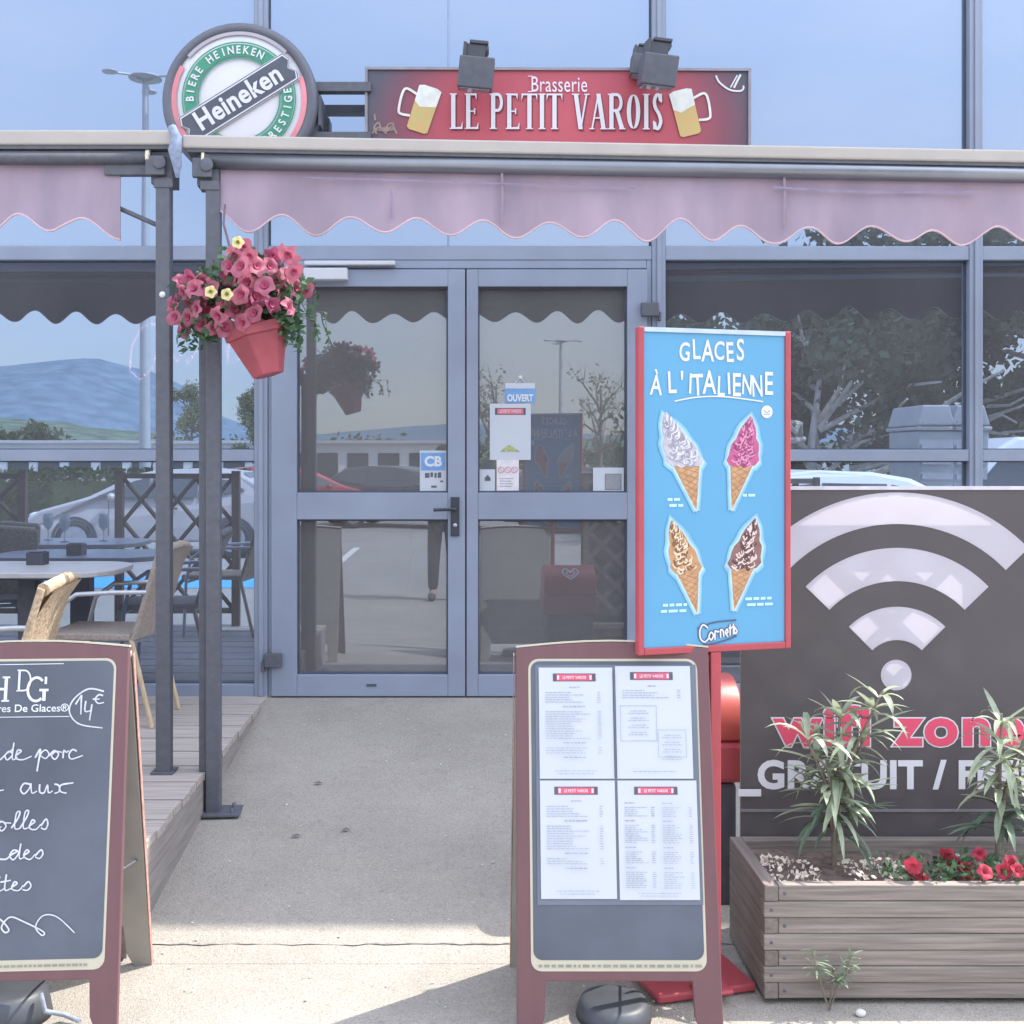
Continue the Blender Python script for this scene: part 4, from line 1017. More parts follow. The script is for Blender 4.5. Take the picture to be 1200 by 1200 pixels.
WR = [
 # 14 euro in a drawn loop
 [(124, 811), (106, 808), (89, 820), (84, 835), (95, 849), (122, 854)],
 [(91, 826), (98, 815)], [(98, 815), (97, 838)], [(103, 822), (102, 834), (110, 833)], [(110, 826), (107, 845)], [(123, 816), (118, 815), (114, 820), (117, 825), (124, 824)], [(111, 820), (119, 820)],
 # de porc
 [(-40, 884), (-28, 880), (-20, 889), (-8, 886), (2, 890), (8, 886), (14, 880), (18, 884), (12, 890), (10, 884), (18, 878), (20, 870), (18, 889), (24, 887)], [(22, 885), (28, 880), (24, 879), (22, 888), (30, 890), (40, 886)],
 [(44, 888), (50, 878), (48, 892), (46, 904), (50, 885), (56, 879), (60, 884), (56, 889), (51, 886)], [(60, 886), (66, 880), (71, 884), (67, 890), (63, 886), (68, 881), (75, 882)], [(76, 889), (77, 880), (80, 882), (83, 880)], [(92, 881), (87, 879), (83, 885), (86, 890), (99, 886)],
 # aux
 [(-45, 926), (-30, 918), (-22, 926), (-12, 922), (-4, 928), (2, 920), (-1, 918), (-3, 926), (8, 925)],
 [(38, 919), (31, 918), (27, 925), (31, 930), (37, 924), (39, 918), (40, 929), (46, 927)], [(49, 919), (49, 928), (54, 929), (58, 920), (59, 929), (64, 927)], [(66, 919), (71, 921), (73, 928), (80, 930)], [(79, 919), (73, 921), (71, 928), (66, 930)], [(79, 919), (88, 918)],
 # girolles
 [(-52, 962), (-44, 958), (-46, 972), (-52, 980), (-44, 968), (-34, 960), (-30, 970), (-22, 962), (-16, 970), (-8, 966), (-3, 961), (-1, 970), (5, 968)], [(9, 964), (4, 962), (1, 968), (5, 973), (10, 968), (9, 964), (16, 964)], [(16, 970), (24, 958), (26, 951), (22, 953), (20, 970), (27, 970)], [(26, 970), (34, 957), (36, 950), (32, 952), (30, 970), (37, 969)], [(36, 968), (43, 963), (40, 961), (37, 970), (44, 972), (50, 966)], [(50, 968), (56, 960), (58, 966), (55, 972), (50, 970)],
 # des
 [(2, 1006), (10, 1006), (16, 1001), (23, 997), (18, 996), (14, 1002), (18, 1007), (24, 1000), (27, 988), (25, 1005), (31, 1004)], [(30, 1002), (36, 998), (33, 996), (30, 1003), (37, 1007), (43, 1001)], [(43, 1003), (50, 996), (52, 1001), (48, 1006), (43, 1004)],
 # frites
 [(-50, 1048), (-44, 1030), (-40, 1024), (-42, 1050), (-34, 1038), (-24, 1034), (-26, 1042), (-16, 1040), (-8, 1036), (-8, 1042), (0, 1040), (2, 1035), (2, 1043), (8, 1040)], [(10, 1024), (8, 1042), (16, 1040)], [(3, 1033), (15, 1031)], [(16, 1039), (22, 1035), (19, 1033), (16, 1041), (24, 1043), (29, 1037)], [(29, 1039), (35, 1033), (38, 1038), (34, 1043), (28, 1042)], [(2, 1027), (3, 1028)],
 # flourish
 [(-70, 1070), (-40, 1085), (-20, 1072), (0, 1075), (12, 1088), (8, 1092), (4, 1085), (14, 1074), (30, 1080), (52, 1092), (50, 1096), (43, 1086), (52, 1073), (68, 1075), (88, 1094)],
]
for s_ in WR: k.ribbon([cu(*p) for p in s_], [.0052, .0034], -.003, drift=.00002)
k.xf(M_); k.build('chalk_writing', CHALK, cb)
# weights that hold the boards down
wt = MB(); wt.lathe([(.0001, .085), (.11, .085), (.135, .075), (.145, .03), (.15, 0), (.0001, 0)], 32)
WTM = mat('wet_dark_rubber', lin('#40444c'), .5, 0, .1, 14)
o = wt.build('board_weight', WTM); o.location = (.44, 3.17, .001); o.scale = (.72, .72, .6)
tag(o, 'dark round weight on the ground between the feet of the menu board', 'weight', 'weights under the A-boards')
o2 = o.copy(); COL.objects.link(o2); o2.location = (-1.33, 3.17, .001); o2.scale = (1, .8, 1.0)
o2['label'] = 'dark round weight on the ground under the chalk board'
k = MB(); k.tube([(-1.19, 3.12, .09), (-1.17, 3.1, .05), (-1.13, 3.14, .02), (-1.08, 3.12, .012)], .007, 6); tag(k.build('loose_rope', mat('grey_cord', lin('#8b93a0'), .9, 0, .2, 60)), 'grey cord lying beside the weight under the chalk board', 'cord')

# ------------------------------------------------------------------ PLANTER WITH TRELLIS AND WIFI BANNER
PX0, PX1, PY0, PY1 = .893, 2.75, 3.235, 3.66
WOOD = mat('weathered_planter_wood', lin('#7b736e'), .8, 0, .2, 10, stretch=(.35, 6, 9), bump=.3, detail=9, each=.13, hue=lin('#877e78'))
WOODX = mat('weathered_planter_wood_side', lin('#776e69'), .8, 0, .2, 10, stretch=(6, .35, 9), bump=.3, detail=9, each=.13)
pl = thing('wooden_planter', 'long weathered slatted wooden planter in front of the wifi banner', 'planter', (PX0, PY0, 0))
L = PX1-PX0; Dp = PY1-PY0; sh = .0463
for i in range(7):
    z0 = .018+i*(sh+.0015); z1 = z0+sh
    long_front = i in (1, 3, 5)
    k = MB(); k.box(-.002 if long_front else .042, L, 0 if long_front else .004, .04, z0, z1); fs_ = k.build('front_slat', WOOD, pl, .003)
    k = MB()
    for q in (.02 if long_front else .06, .9, 1.78): k.lathe([(.0001, -.0022), (.0045, -.0018), (.005, .001)], 8, (q, (0 if long_front else .004), (z0+z1)/2), axis='y')
    k.build('screw', DARKMETAL, fs_)
    k = MB(); k.box(.0, .04, .0405 if long_front else .0005, Dp, z0, z1); k.build('side_slat', WOODX, pl, .003)
    k = MB(); k.box(.0405, L, Dp-.04, Dp-.001, z0, z1); k.build('rear_slat', WOOD, pl)
    k = MB(); k.box(L+.0005, L+.04, .0, Dp, z0, z1); k.build('side_slat', WOODX, pl)
k = MB(); n = 30; m_ = 7; rg = random.Random(4)
vs = [(.04+(L-.04)*i/n, .04+(Dp-.08)*j/m_, .312+rg.uniform(-.008, .014)) for i in range(n+1) for j in range(m_+1)]
k.add(vs, [(i*(m_+1)+j, (i+1)*(m_+1)+j, (i+1)*(m_+1)+j+1, i*(m_+1)+j+1) for i in range(n) for j in range(m_)], True)
so_ = k.build('soil', mat('dry_soil', lin('#6a5d57'), .95, 0, .4, 40, bump=.5), pl)
tr = thing('trellis_panel', 'wooden lattice trellis standing behind the planter and the banner', 'trellis', (PX0+.074, PY1+.014, 0))
for x in (.0, .88, 1.8):
    k = MB(); k.box(x-.022, x+.022, .012, .056, .0, 1.47); k.build('trellis_post', WOOD, tr, .003)
k = MB(); k.box(.0225, .857, .016, .05, .30, .345); k.box(.903, 1.777, .016, .05, .30, .345); k.box(.0225, .857, .016, .05, 1.42, 1.46); k.box(.903, 1.777, .016, .05, 1.42, 1.46); k.build('trellis_rail', WOOD, tr, .003)
k = MB()
for sgn, yy in ((1, .016), (-1, .0235)):
    for c in range(-12, 20):
        # diagonal slat z = z0 + sgn*(x - x0), clipped to the panel
        x0 = c*.21; pts = []
        for q in range(0, 400):
            x = q*.005*.9; z = .40+sgn*(x-x0) if sgn > 0 else .40+(x0+1.1-x)
            if .0 <= x <= 1.8 and .40 <= z <= 1.43: pts.append((x, z))
        if len(pts) > 12:
            a, b = pts[0], pts[-1]; w_ = .019
            k.prism([(a[0]-w_/1.4, a[1]+sgn*w_/1.4), (a[0]+w_/1.4, a[1]-sgn*w_/1.4), (b[0]+w_/1.4, b[1]-sgn*w_/1.4), (b[0]-w_/1.4, b[1]+sgn*w_/1.4)], yy, yy+.007)
k.build('lattice', WOOD, tr)
k = MB(); k.prism([(.40, .345), (.44, .345), (.47, .47), (.43, .47)], .02, .035); k.build('loose_stick', WOOD, tr)
# banner tied to the trellis
BY = 3.672; bx0 = gx(868, BY); zt, zb = gz(574, BY), gz(982, BY); bx1 = bx0+1.34
bn = thing('wifi_banner', 'dark wifi zone banner with white signal arcs tied to the trellis', 'banner', (bx0, BY, 0))
BDARK = mat('dark_banner_vinyl', lin('#585356'), .6, 0, .08, 3, trans=.12, detail=8)
BWHITE = mat('white_banner_vinyl', lin('#e2dde8'), .65, 0, .02, 4, trans=.42)
BPINK = mat('red_banner_vinyl', lin('#d94f6c'), .6, 0, .04, 5)
def sag(x, z): return .010*math.sin(x*4.2+z*3)+.004*math.sin(x*11)
k = MB(); nx, nz = 40, 30
def grid_patch(mb, inside, y):
    pass
acx = gx(1051, BY)-bx0; acz = gz(791, BY); sc = BY/F
ARCS = ((41, 80, 45, 135), (110, 149, 44, 136), (177, 214, 44, 140))
def in_arc(x, z, e):
    r_ = math.hypot(x-acx, z-acz); a_ = math.degrees(math.atan2(z-acz, x-acx)); ea = math.degrees(e/max(r_, .01))
    if r_ < 18*sc-e: return True
    return any(r0*sc+e < r_ < r1*sc-e and a0+ea < a_ < a1-ea for r0, r1, a0, a1 in ARCS)
# the vinyl is dark except where the pale signal arcs are let into it
nx, nz = 190, 190; cut = []
for i in range(nx+1):
    for j in range(nz+1):
        x = 1.34*i/nx; z = zb+(zt-zb)*j/nz; k.v.append((x, 0, z)); cut.append(in_arc(x, z, .003))
for i in range(nx):
    for j in range(nz):
        q = (i*(nz+1)+j, (i+1)*(nz+1)+j, (i+1)*(nz+1)+j+1, i*(nz+1)+j+1)
        if not all(cut[a] for a in q): k.f.append(q); k.sm.append(True)
k.build('sheet', BDARK, bn)
k = MB(); k.box(0, 1.34, -.003, .003, zt, zt+.012); k.build('top_hem', mat('pale_hem', lin('#c9c6cf'), .6), bn)
acx = gx(1051, BY)-bx0; acz = gz(791, BY)
sc = BY/F
k = MB()
for r0, r1, a0, a1 in ARCS:
    a1_ = a1
    k.arc(acx, acz-.0, r0*sc*1.0, r1*sc, a0, a1_, -.0016)
k.build('signal_arc', BWHITE, bn)
k = MB(); k.arc(gx(1050, BY)-bx0, gz(791, BY), 0, 18*sc, 0, 360, -.0016, 32); k.build('signal_dot', BWHITE, bn)
k = MB(); k.box(0.0, 1.34, -.004, -.0005, gz(951, BY), gz(948, BY)); k.build('seam', mat('banner_seam', lin('#7d7a80'), .6), bn)
def btext(t, size, xpx, ypx, m, nm, bold, y, sx=1.0, sp=1.0):
    k = MB(); k.text(t, size, gx(xpx, BY)-bx0, gz(ypx, BY), y, 'LEFT', sx, bold, sp=sp); return k.build(nm, m, bn)
btext('wifi zone', .178, 909, 872, PRINTW, 'lettering_outline', .0105, -.0016, 1.13, 1.12)
btext('wifi zone', .178, 909, 872, BPINK, 'lettering', .0062, -.0028, 1.13, 1.12)
btext('GRATUIT / FREE', .128, 887, 923, PRINTW, 'small_lettering', .0048, -.0016, 1.0, 1.04)
k = MB(); k.box(-.01, .065, -.012, -.008, gz(932, BY), gz(924, BY)); k.build('cable_tie', PRINTW, bn)

# ---- plants in the planter
def lance(mb, base, d, L, w, droop, rg):
    """long narrow leaf that bends down, folded along its middle"""
    d = Vector(d).normalized(); side = d.cross(Vector((0, 0, 1)))
    if side.length < .05: side = Vector((1, 0, 0))
    side.normalize(); vs = []; n = 6; p = Vector(base)
    for i in range(n+1):
        t = i/n
        ww = w*math.sin(math.pi*min(1, .06+t*.94))**.8*(1 if i < n else 0)
        up = side.cross(d).normalized()
        vs += [p+side*ww/2+up*ww*.18, p, p-side*ww/2+up*ww*.18]
        p = p+d*(L/n); d = (d+Vector((0, 0, -droop/n))).normalized()
    fs = []
    for i in range(n): a = 3*i; fs += [(a, a+1, a+4, a+3), (a+1, a+2, a+5, a+4)]
    mb.add(vs, fs, True)
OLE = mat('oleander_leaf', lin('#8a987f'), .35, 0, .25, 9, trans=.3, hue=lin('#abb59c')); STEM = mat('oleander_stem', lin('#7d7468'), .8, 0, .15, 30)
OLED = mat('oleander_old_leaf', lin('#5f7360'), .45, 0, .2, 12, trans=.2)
def oleander(label, x, y, stems, seed):
    t = thing('oleander', label, 'plant', (x, y, .31), 0, 'oleanders in the planter'); rg = random.Random(seed)
    st = MB(); lf = MB(); lo = MB()
    for (lx, ly, h, nw) in stems:
        pts = [(lx*.12*q/4*q+ (lx*.22 if q > 3 else 0)*(q/5)**2, ly*(q/5), h*q/5) for q in range(6)]
        st.tube(pts, [.008, .0035], 6)
        for w_ in range(nw):
            f = .30+.70*(w_+.9*rg.random())/(nw+.4)
            i = min(4, int(f*5)); u = f*5-i
            p = Vector(pts[i]).lerp(Vector(pts[i+1]), u); a0 = rg.uniform(0, 6.28)
            top = f > .86
            for q in range(5 if top else 3):
                a = a0+q*6.283/(5 if top else 3)+rg.uniform(-.6, .6)
                el = rg.uniform(.5, 1.3) if top else rg.uniform(-.05, .6)
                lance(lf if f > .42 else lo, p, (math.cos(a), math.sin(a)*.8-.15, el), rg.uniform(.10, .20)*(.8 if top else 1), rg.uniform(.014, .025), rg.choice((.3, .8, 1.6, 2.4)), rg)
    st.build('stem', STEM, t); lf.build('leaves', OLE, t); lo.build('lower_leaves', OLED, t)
    return t
oleander('tall oleander in front of the letters wifi, nearest the poster stand', gx(980, 3.45), 3.47, [(.15, -.02, .57, 12), (-.12, -.03, .47, 8), (.03, .02, .52, 10), (-.04, -.04, .36, 7), (.10, .0, .42, 7)], 12)
oleander('slender oleander at the right edge, behind the red petunias', gx(1172, 3.45), 3.47, [(.0, -.03, .50, 12), (.10, 0, .44, 8), (.05, -.02, .36, 7)], 31)
REDP = mat('red_petunia_petal', lin('#b53a50'), .7, 0, .12, 30, trans=.3)
rg = random.Random(14); rp_src = None
def redplant(label, pts_px, seed):
    global rp_src
    x = sum(gx(p[0], 3.36) for p in pts_px)/len(pts_px)
    t = thing('red_petunia', label, 'plant', (x, 3.33, .325), 0, 'red petunias along the planter edge'); rg = random.Random(seed)
    for (a, b) in pts_px:
        d = rg.uniform(3.26, 3.36)
        if rp_src is None:
            o = petunia().build('flower', REDP, t); rp_src = o
        else: o = rp_src.copy(); COL.objects.link(o); o.parent = t
        o.location = (gx(a, d)-x, d-3.33, gz(b, d)-.325); o.rotation_euler = (R(rg.uniform(-50, 20)), R(rg.uniform(0, 70)), R(rg.uniform(-60, 60))); s_ = rg.uniform(.75, 1.1); o.scale = (s_, s_, s_)
    k = MB(); st = MB()
    for i in range(150):
        p = Vector((rg.uniform(-.12, .12), rg.uniform(-.06, .06), rg.uniform(-.005, .07))); L = rg.uniform(.018, .035)
        d = Vector((rg.uniform(-1, 1), rg.uniform(-1, .4), rg.uniform(-.2, 1))).normalized(); n_ = d.orthogonal().normalized(); n_.rotate(Matrix.Rotation(rg.uniform(0, 6), 3, d))
        k.add([p, p+d*L*.5+n_*L*.25, p+d*L, p+d*L*.5-n_*L*.25], [(0, 1, 2, 3)])
    for i in range(8): st.tube([(rg.uniform(-.03, .03), 0, -.01), (rg.uniform(-.1, .1), rg.uniform(-.05, .03), rg.uniform(.03, .08))], .0018, 5)
    k.build('leaves', GREENLEAF, t); st.build('stem', STEM, t)
redplant('red petunia farthest left, on bare soil between the oleanders', [(1070, 1014), (1080, 1028), (1072, 1020)], 1)
redplant('red petunia with most blooms, hanging over the planter front edge', [(1112, 1003), (1131, 1020), (1133, 1034), (1119, 1012), (1154, 1022), (1148, 1001)], 2)
redplant('red petunia at the right edge below the slender oleander', [(1184, 1012), (1192, 1020), (1196, 1030), (1176, 1020)], 3)
# pale litter on the soil
k = MB(); rg = random.Random(5)
for i in range(270):
    a = rg.random()
    x = gx(rg.uniform(898, 955) if a < .45 else rg.uniform(990, 1070) if a < .9 else rg.uniform(1070, 1250), 3.4); y = rg.uniform(3.31, 3.5); z = .322+rg.uniform(0, .03)
    s_ = rg.uniform(.004, .011); d = Vector((rg.uniform(-1, 1), rg.uniform(-1, 1), rg.uniform(-.6, .9))).normalized(); n_ = d.orthogonal().normalized(); p = Vector((x, y, z))
    k.add([p-d*s_, p+n_*s_*.7, p+d*s_*1.3, p-n_*s_*.6], [(0, 1, 2, 3)])
o = k.build('dry_petal_litter', mat('dry_pale_petals', lin('#cfc3b4'), .9, 0, .3, 80)); o['kind'] = 'stuff'
# weed at the foot of the planter
wd = thing('weed', 'small green weed growing at the foot of the planter', 'plant', (gx(972, 3.2), 3.2, 0)); k = MB(); st = MB(); rg = random.Random(8)
for i in range(7):
    a = rg.uniform(-.10, .10); pts = [(0, 0, 0), (a*.4, rg.uniform(-.02, .02), .07), (a, rg.uniform(-.04, .02), rg.uniform(.10, .19))]
    st.tube(pts, .0016, 5)
    for q in range(9):
        f = .25+.75*q/9; p = Vector(pts[1]).lerp(Vector(pts[2]), f); lance(k, p, (rg.uniform(-1, 1), rg.uniform(-1, .3), rg.uniform(-.1, .9)), rg.uniform(.03, .055), .007, .6, rg)
st.build('stem', STEM, wd); k.build('leaves', mat('weed_leaf', lin('#7d8f76'), .7, 0, .2, 20, trans=.2), wd)
k = MB(); k.blob((0, 0, .010), (.016, .012, .011), 9, 6); o = k.build('pebble', mat('white_pebble', lin('#c8c6c4'), .9, 0, .1, 60)); o.location = (gx(1007, 3.18), 3.17, 0); tag(o, 'small white pebble lying in front of the planter', 'stone')

# ------------------------------------------------------------------ RED BIN behind the poster stand
rb = thing('red_bin', 'red ice cream bin with rounded lid behind the poster stand', 'bin', (.80, 4.02, 0))
k = MB(); k.box(-.17, .17, -.16, .16, .03, .47); k.build('body', mat('dark_bin_body', lin('#55555f'), .5), rb, .02)
k = MB(); k.box(-.2, .2, -.19, .19, .475, .62); k.build('rim', RED, rb, .02)
k = MB(); prof = [(-.185, 0)]+[(-.185*math.cos(math.pi*i/10), .20*math.sin(math.pi*i/10)) for i in range(11)]
prof = [(-.185*math.cos(math.pi*i/28), .20*math.sin(math.pi*i/28)**.8) for i in range(29)]
k.prism([(x, z+.622) for x, z in prof], -.19, .19, Matrix.Rotation(R(90), 4, 'Z')); k.sm = [len(f) == 4 for f in k.f]; k.build('lid', mat('bright_red_lid', lin('#bb5750'), .4, 0, .05, 6), rb, .01)
k = MB()
hrt = [(0, -.05), (-.05, 0), (-.055, .03), (-.03, .045), (0, .02), (.03, .045), (.055, .03), (.05, 0), (0, -.05)]
M2 = Matrix.Translation((0, .14, .745)) @ Matrix.Rotation(R(180), 4, 'Z') @ Matrix.Rotation(R(-42), 4, 'X')
k.ribbon(hrt, .012, -.045); k.ribbon([(a*.5, b*.5) for a, b in hrt], .008, -.045); k.xf(M2); k.build('heart_logo', PRINTW, rb)

# ------------------------------------------------------------------ NOTICES ON THE DOORS (on the outer face of the glass)
DY = GY-.030
def notice(name, label, x0, x1, y0, y1, m):
    t = thing(name, label, 'notice', ((gx(x0, DY)+gx(x1, DY))/2, DY, (gz(y0, DY)+gz(y1, DY))/2), 0)
    hw_, hh = (gx(x1, DY)-gx(x0, DY))/2, (gz(y0, DY)-gz(y1, DY))/2
    k = MB(); k.box(-hw_, hw_, -.002, .001, -hh, hh); k.build('sheet', m, t)
    return t, hw_, hh
BLUEST = mat('blue_sticker', lin('#6f9cd0'), .5)
t, a, b = notice('card_sticker', 'blue and white bank card sticker low on the left door', 492, 523, 528, 577, PAPER)
k = MB(); k.rect(-a+.006, a-.006, b-.11, b-.012, -.003); k.build('blue_block', BLUEST, t)
k = MB(); k.text('CB', .075, 0, b-.085, -.0035, 'CENTER', 1.0, .003); k.build('lettering', PRINTW, t)
k = MB(); k.rect(-.045, -.02, -.035, -.008, -.003); k.rect(-.015, .0, -.03, -.005, -.003); k.rect(.008, .02, -.035, -.008, -.003); k.rect(.026, .045, -.035, -.005, -.003); k.rect(-.01, .02, -.09, -.078, -.003); k.rect(.04, .055, -.06, -.05, -.003)
k.build('print_marks', mat('dark_grey_print', lin('#5c6068'), .7), t)
t, a, b = notice('open_sign', 'blue OUVERT sign hung above the white paper on the right door', 592, 627, 449, 472, BLUEST)
k = MB(); k.rect(-a, a, b-.03, b, -.003); k.build('white_strip', PAPER, t)
k = MB(); k.text('OUVERT', .052, 0, -.045, -.004, 'CENTER', .72, .002); k.build('lettering', PRINTW, t)
k = MB(); k.tube([(-.03, -.002, b), (0, -.004, b+.03), (.03, -.002, b)], .0025, 6); k.lathe([(.0001, -.012), (.012, -.012), (.012, 0)], 12, (0, 0, b+.03), axis='y'); k.build('suction_hook', WHITE, t)
t, a, b = notice('paper_notice', 'large white paper with red heading on the right door', 574, 622, 473, 539, PAPER)
k = MB(); k.rect(-.085, .085, b-.062, b-.024, -.003); k.build('header_border', mat('dark_header', lin('#555562'), .6), t)
k = MB(); k.rect(-.072, .072, b-.058, b-.028, -.0035); k.build('header', mat('pale_red_header', lin('#cf7484'), .6), t)
k = MB(); k.text('LE PETIT VAROIS', .024, 0, b-.05, -.004, 'CENTER', .66); k.build('lettering', PRINTW, t)
k = MB(); k.flat([(-.06, -b+.045), (-.03, -b+.07), (-.005, -b+.085), (.02, -b+.068), (.055, -b+.045)], -.003); k.build('green_picture', mat('salad_print', lin('#a3ad7c'), .6, 0, .3, 60), t)
t, a, b = notice('small_paper', 'small white paper with three red circles under the large one', 582, 608, 539, 575, mat('pinkish_paper', lin('#d9d4dc'), .7))
k = MB()
for i in (-1, 0, 1): k.arc(i*.037, .03, .014, .018, 0, 360, -.003, 20); k.ribbon([(i*.037-.011, .041), (i*.037+.011, .019)], .003, -.003)
k.build('red_circles', mat('faded_red_print', lin('#c98d97'), .7), t)
k = MB(); 
for i in range(4): k.rect(-.045, .03-.01*(i % 2), -.02-i*.014, -.016-i*.014, -.003)
k.build('text_lines', INK, t)
t, a, b = notice('small_card', 'small white card with dark house mark in the corner of the right door', 562, 580, 550, 577, PAPER)
k = MB(); k.flat([(-a, b), (a, b), (a*.2, b+.04), (-a*.2, b+.04)], -.002); k.build('dark_top', mat('dark_grey_print', lin('#5c6068'), .7), t)
k = MB(); k.flat([(-.014, 0), (.018, 0), (.018, .016), (.002, .034), (-.014, .016)], -.003); k.build('house_mark', _mats['dark_grey_print'], t)
t, a, b = notice('framed_sticker', 'white framed square sticker at the lower right of the right door', 695, 731, 548, 577, PAPER)
k = MB(); k.rect(-.02, .072, -.055, .035, -.003); k.build('dark_square', mat('mid_grey_print', lin('#7b7f86'), .6), t)
k = MB(); k.rect(-.015, .067, -.050, .030, -.0035); k.build('grey_square', mat('grey_window_print', lin('#8d9096'), .6), t)
# pink neon script inside the left window
k = MB()
for pts in ([(-.05, .16), (-.07, .19), (-.14, .17), (-.20, .06), (-.21, -.08), (-.15, -.13), (-.08, -.06)], [(.0, .02), (-.05, .05), (-.07, -.02), (-.02, -.05), (.01, .0), (-.02, .05)], [(.03, .03), (.06, -.03), (.1, .04), (.12, -.04), (.17, .03), (.2, .03), (.2, -.04), (.26, .0)], [(.26, .03), (.24, -.03), (.29, -.02), (.31, .08), (.34, .02), (.36, .10), (.35, -.04), (.42, -.01)]):
    k.tube([(a, 0, b) for a, b in pts], .007, 6)
nm = bpy.data.materials.new('pink_neon'); nm.use_nodes = True; b_ = nm.node_tree.nodes['Principled BSDF']; b_.inputs['Base Color'].default_value = (1, .5, .55, 1); b_.inputs['Emission Color'].default_value = (1, .35, .45, 1); b_.inputs['Emission Strength'].default_value = 45
o = k.build('neon_sign', nm); o.location = (gx(195, 6.3), 6.3, gz(418, 6.3)); tag(o, 'pink neon script glowing inside the left window', 'neon sign')

# ------------------------------------------------------------------ TERRACE FURNITURE
WICK = mat('tan_wicker', lin('#a8937b'), .8, 0, .25, 70, bump=.4, hue=lin('#b5a28a')); WICKD = mat('grey_brown_wicker', lin('#978d86'), .8, 0, .2, 70, bump=.4)
TABT = mat('pale_stone_table_top', lin('#a9a8ac'), .35, 0, .06, 12)
def rrect(hx, hy, r, n=6):
    o_ = []
    for (qx, qy, a0) in ((hx-r, -hy+r, -90), (hx-r, hy-r, 0), (-hx+r, hy-r, 90), (-hx+r, -hy+r, 180)):
        for i in range(n+1): a = R(a0+90*i/n); o_.append((qx+r*math.cos(a), qy+r*math.sin(a)))
    return o_
def table(label, x, y, hx, hy):
    t = thing('terrace_table', label, 'table', (x, y, .3), 0, 'tables on the terrace')
    pts = rrect(hx, hy, min(hx, hy)*.7); n = len(pts)
    k = MB(); vs = [(a, b, .722) for a, b in pts]+[(a, b, .75) for a, b in pts]
    k.add(vs, [tuple(range(n-1, -1, -1)), tuple(range(n, 2*n))]+[(i, (i+1) % n, (i+1) % n+n, i+n) for i in range(n)]); k.build('table_top', TABT, t, .005)
    k = MB(); k.box(-.045, .045, -.045, .045, .03, .7215); k.build('pedestal', DARKMETAL, t, .004)
    k = MB(); k.box(-.25, .25, -.03, .03, .0, .025); k.box(-.03, .03, -.25, -.0305, .0, .025); k.box(-.03, .03, .0305, .25, .0, .025); k.box(-.2, .2, -.2, .2, .70, .7212); k.build('foot', DARKMETAL, t)
    return t
table('grey table against the left window with a black cube on it', -2.24, 5.72, .50, .32)
table('grey table set with glasses near the front of the terrace', -2.62, 4.72, .46, .32)
def chair(label, x, y, rotz, m, frame=STEEL):
    """wicker terrace chair facing local +x"""
    t = thing('terrace_chair', label, 'chair', (x, y, .301), rotz, 'wicker terrace chairs')
    k = MB(); k.box(-.2, .23, -.21, .21, .42, .455); k.tube([(.23, -.2, .437), (.23, .2, .437)], .02, 8); k.build('seat', m, t, .01)
    k = MB(); vs = []; fs = []
    n = 8
    for j in range(n+1):
        v_ = j/n
        for s_ in range(9):
            u = s_/8*2-1
            xx = -.2-.12*v_-.03*(1-u*u)*.9-(.04*v_**6); zz = .43+.42*v_+.015*(1-u*u)*v_
            vs.append((xx, u*.20, zz))
    for j in range(n):
        for s_ in range(8): a = j*9+s_; fs.append((a, a+1, a+10, a+9))
    k.add(vs, fs, True); k.add([(p[0]-.02, p[1], p[2]) for p in vs], [f[::-1] for f in fs], True)
    k.tube([(-.345, -.2, .855), (-.375, 0, .875), (-.345, .2, .855)], .024, 8)
    for s_ in (-1, 1): k.tube([(-.21, s_*.205, .43), (-.34, s_*.205, .86)], .015, 6)
    k.build('backrest', m, t)
    for s_ in (-1, 1):
        k = MB(); k.tube([(.22, s_*.23, 0), (.20, s_*.235, .42), (.16, s_*.24, .58), (.06, s_*.24, .65), (-.12, s_*.235, .66), (-.28, s_*.215, .66)], .012, 8); k.build('arm_frame', frame, t)
        k = MB(); k.tube([(-.30, s_*.2, 0), (-.2, s_*.205, .43)], .013, 8); k.build('rear_leg', mat('bamboo_leg', lin('#c0ab90'), .5, 0, .15, 20), t)
    k = MB(); k.tube([(.21, -.2, .40), (.21, .2, .40)], .011, 6); k.tube([(-.2, -.2, .41), (-.2, .2, .41)], .011, 6); k.build('cross_bar', frame, t)
    return t
chair('tan wicker chair in the sun just behind the chalk board', -1.80, 3.95, 186, WICK)
chair('grey wicker chair with metal arms between the table and the posts', -1.79, 5.58, 176, WICKD)
chair('wicker chair turned away at the far left of the terrace', -2.95, 5.25, 75, WICKD)
chair('wicker chair between the two terrace tables, turned towards the camera', -3.0, 5.05, 250, WICK)
k = MB(); k.box(-.045, .045, -.045, .045, 0, .065); k.box(-.035, .035, -.035, .035, .0655, .07); o = k.build('ashtray', mat('black_cube_plastic', lin('#43464f'), .4), None, .006); o.location = (-2.245, 5.84, 1.051); tag(o, 'black cube ashtray on the grey table by the window', 'ashtray')
GLS = mat('clear_tableware', (.75, .8, .8), .1, 0, .02, 5, trans=.5)
for i, (x, y, l) in enumerate(((-2.45, 4.72, 'stemmed glass on the front terrace table, nearest the posts'), (-2.68, 4.82, 'stemmed glass at the middle of the front terrace table'), (-2.86, 4.64, 'stemmed glass at the far left end of the front terrace table'))):
    k = MB(); k.lathe([(.0001, 0), (.034, .002), (.004, .008), (.004, .07), (.03, .10), (.036, .14), (.03, .185), (.028, .185), (.033, .14), (.0001, .1)], 16); o = k.build('wine_glass', GLS); o.location = (x, y, 1.0505); tag(o, l, 'glass', 'glasses on the terrace table')
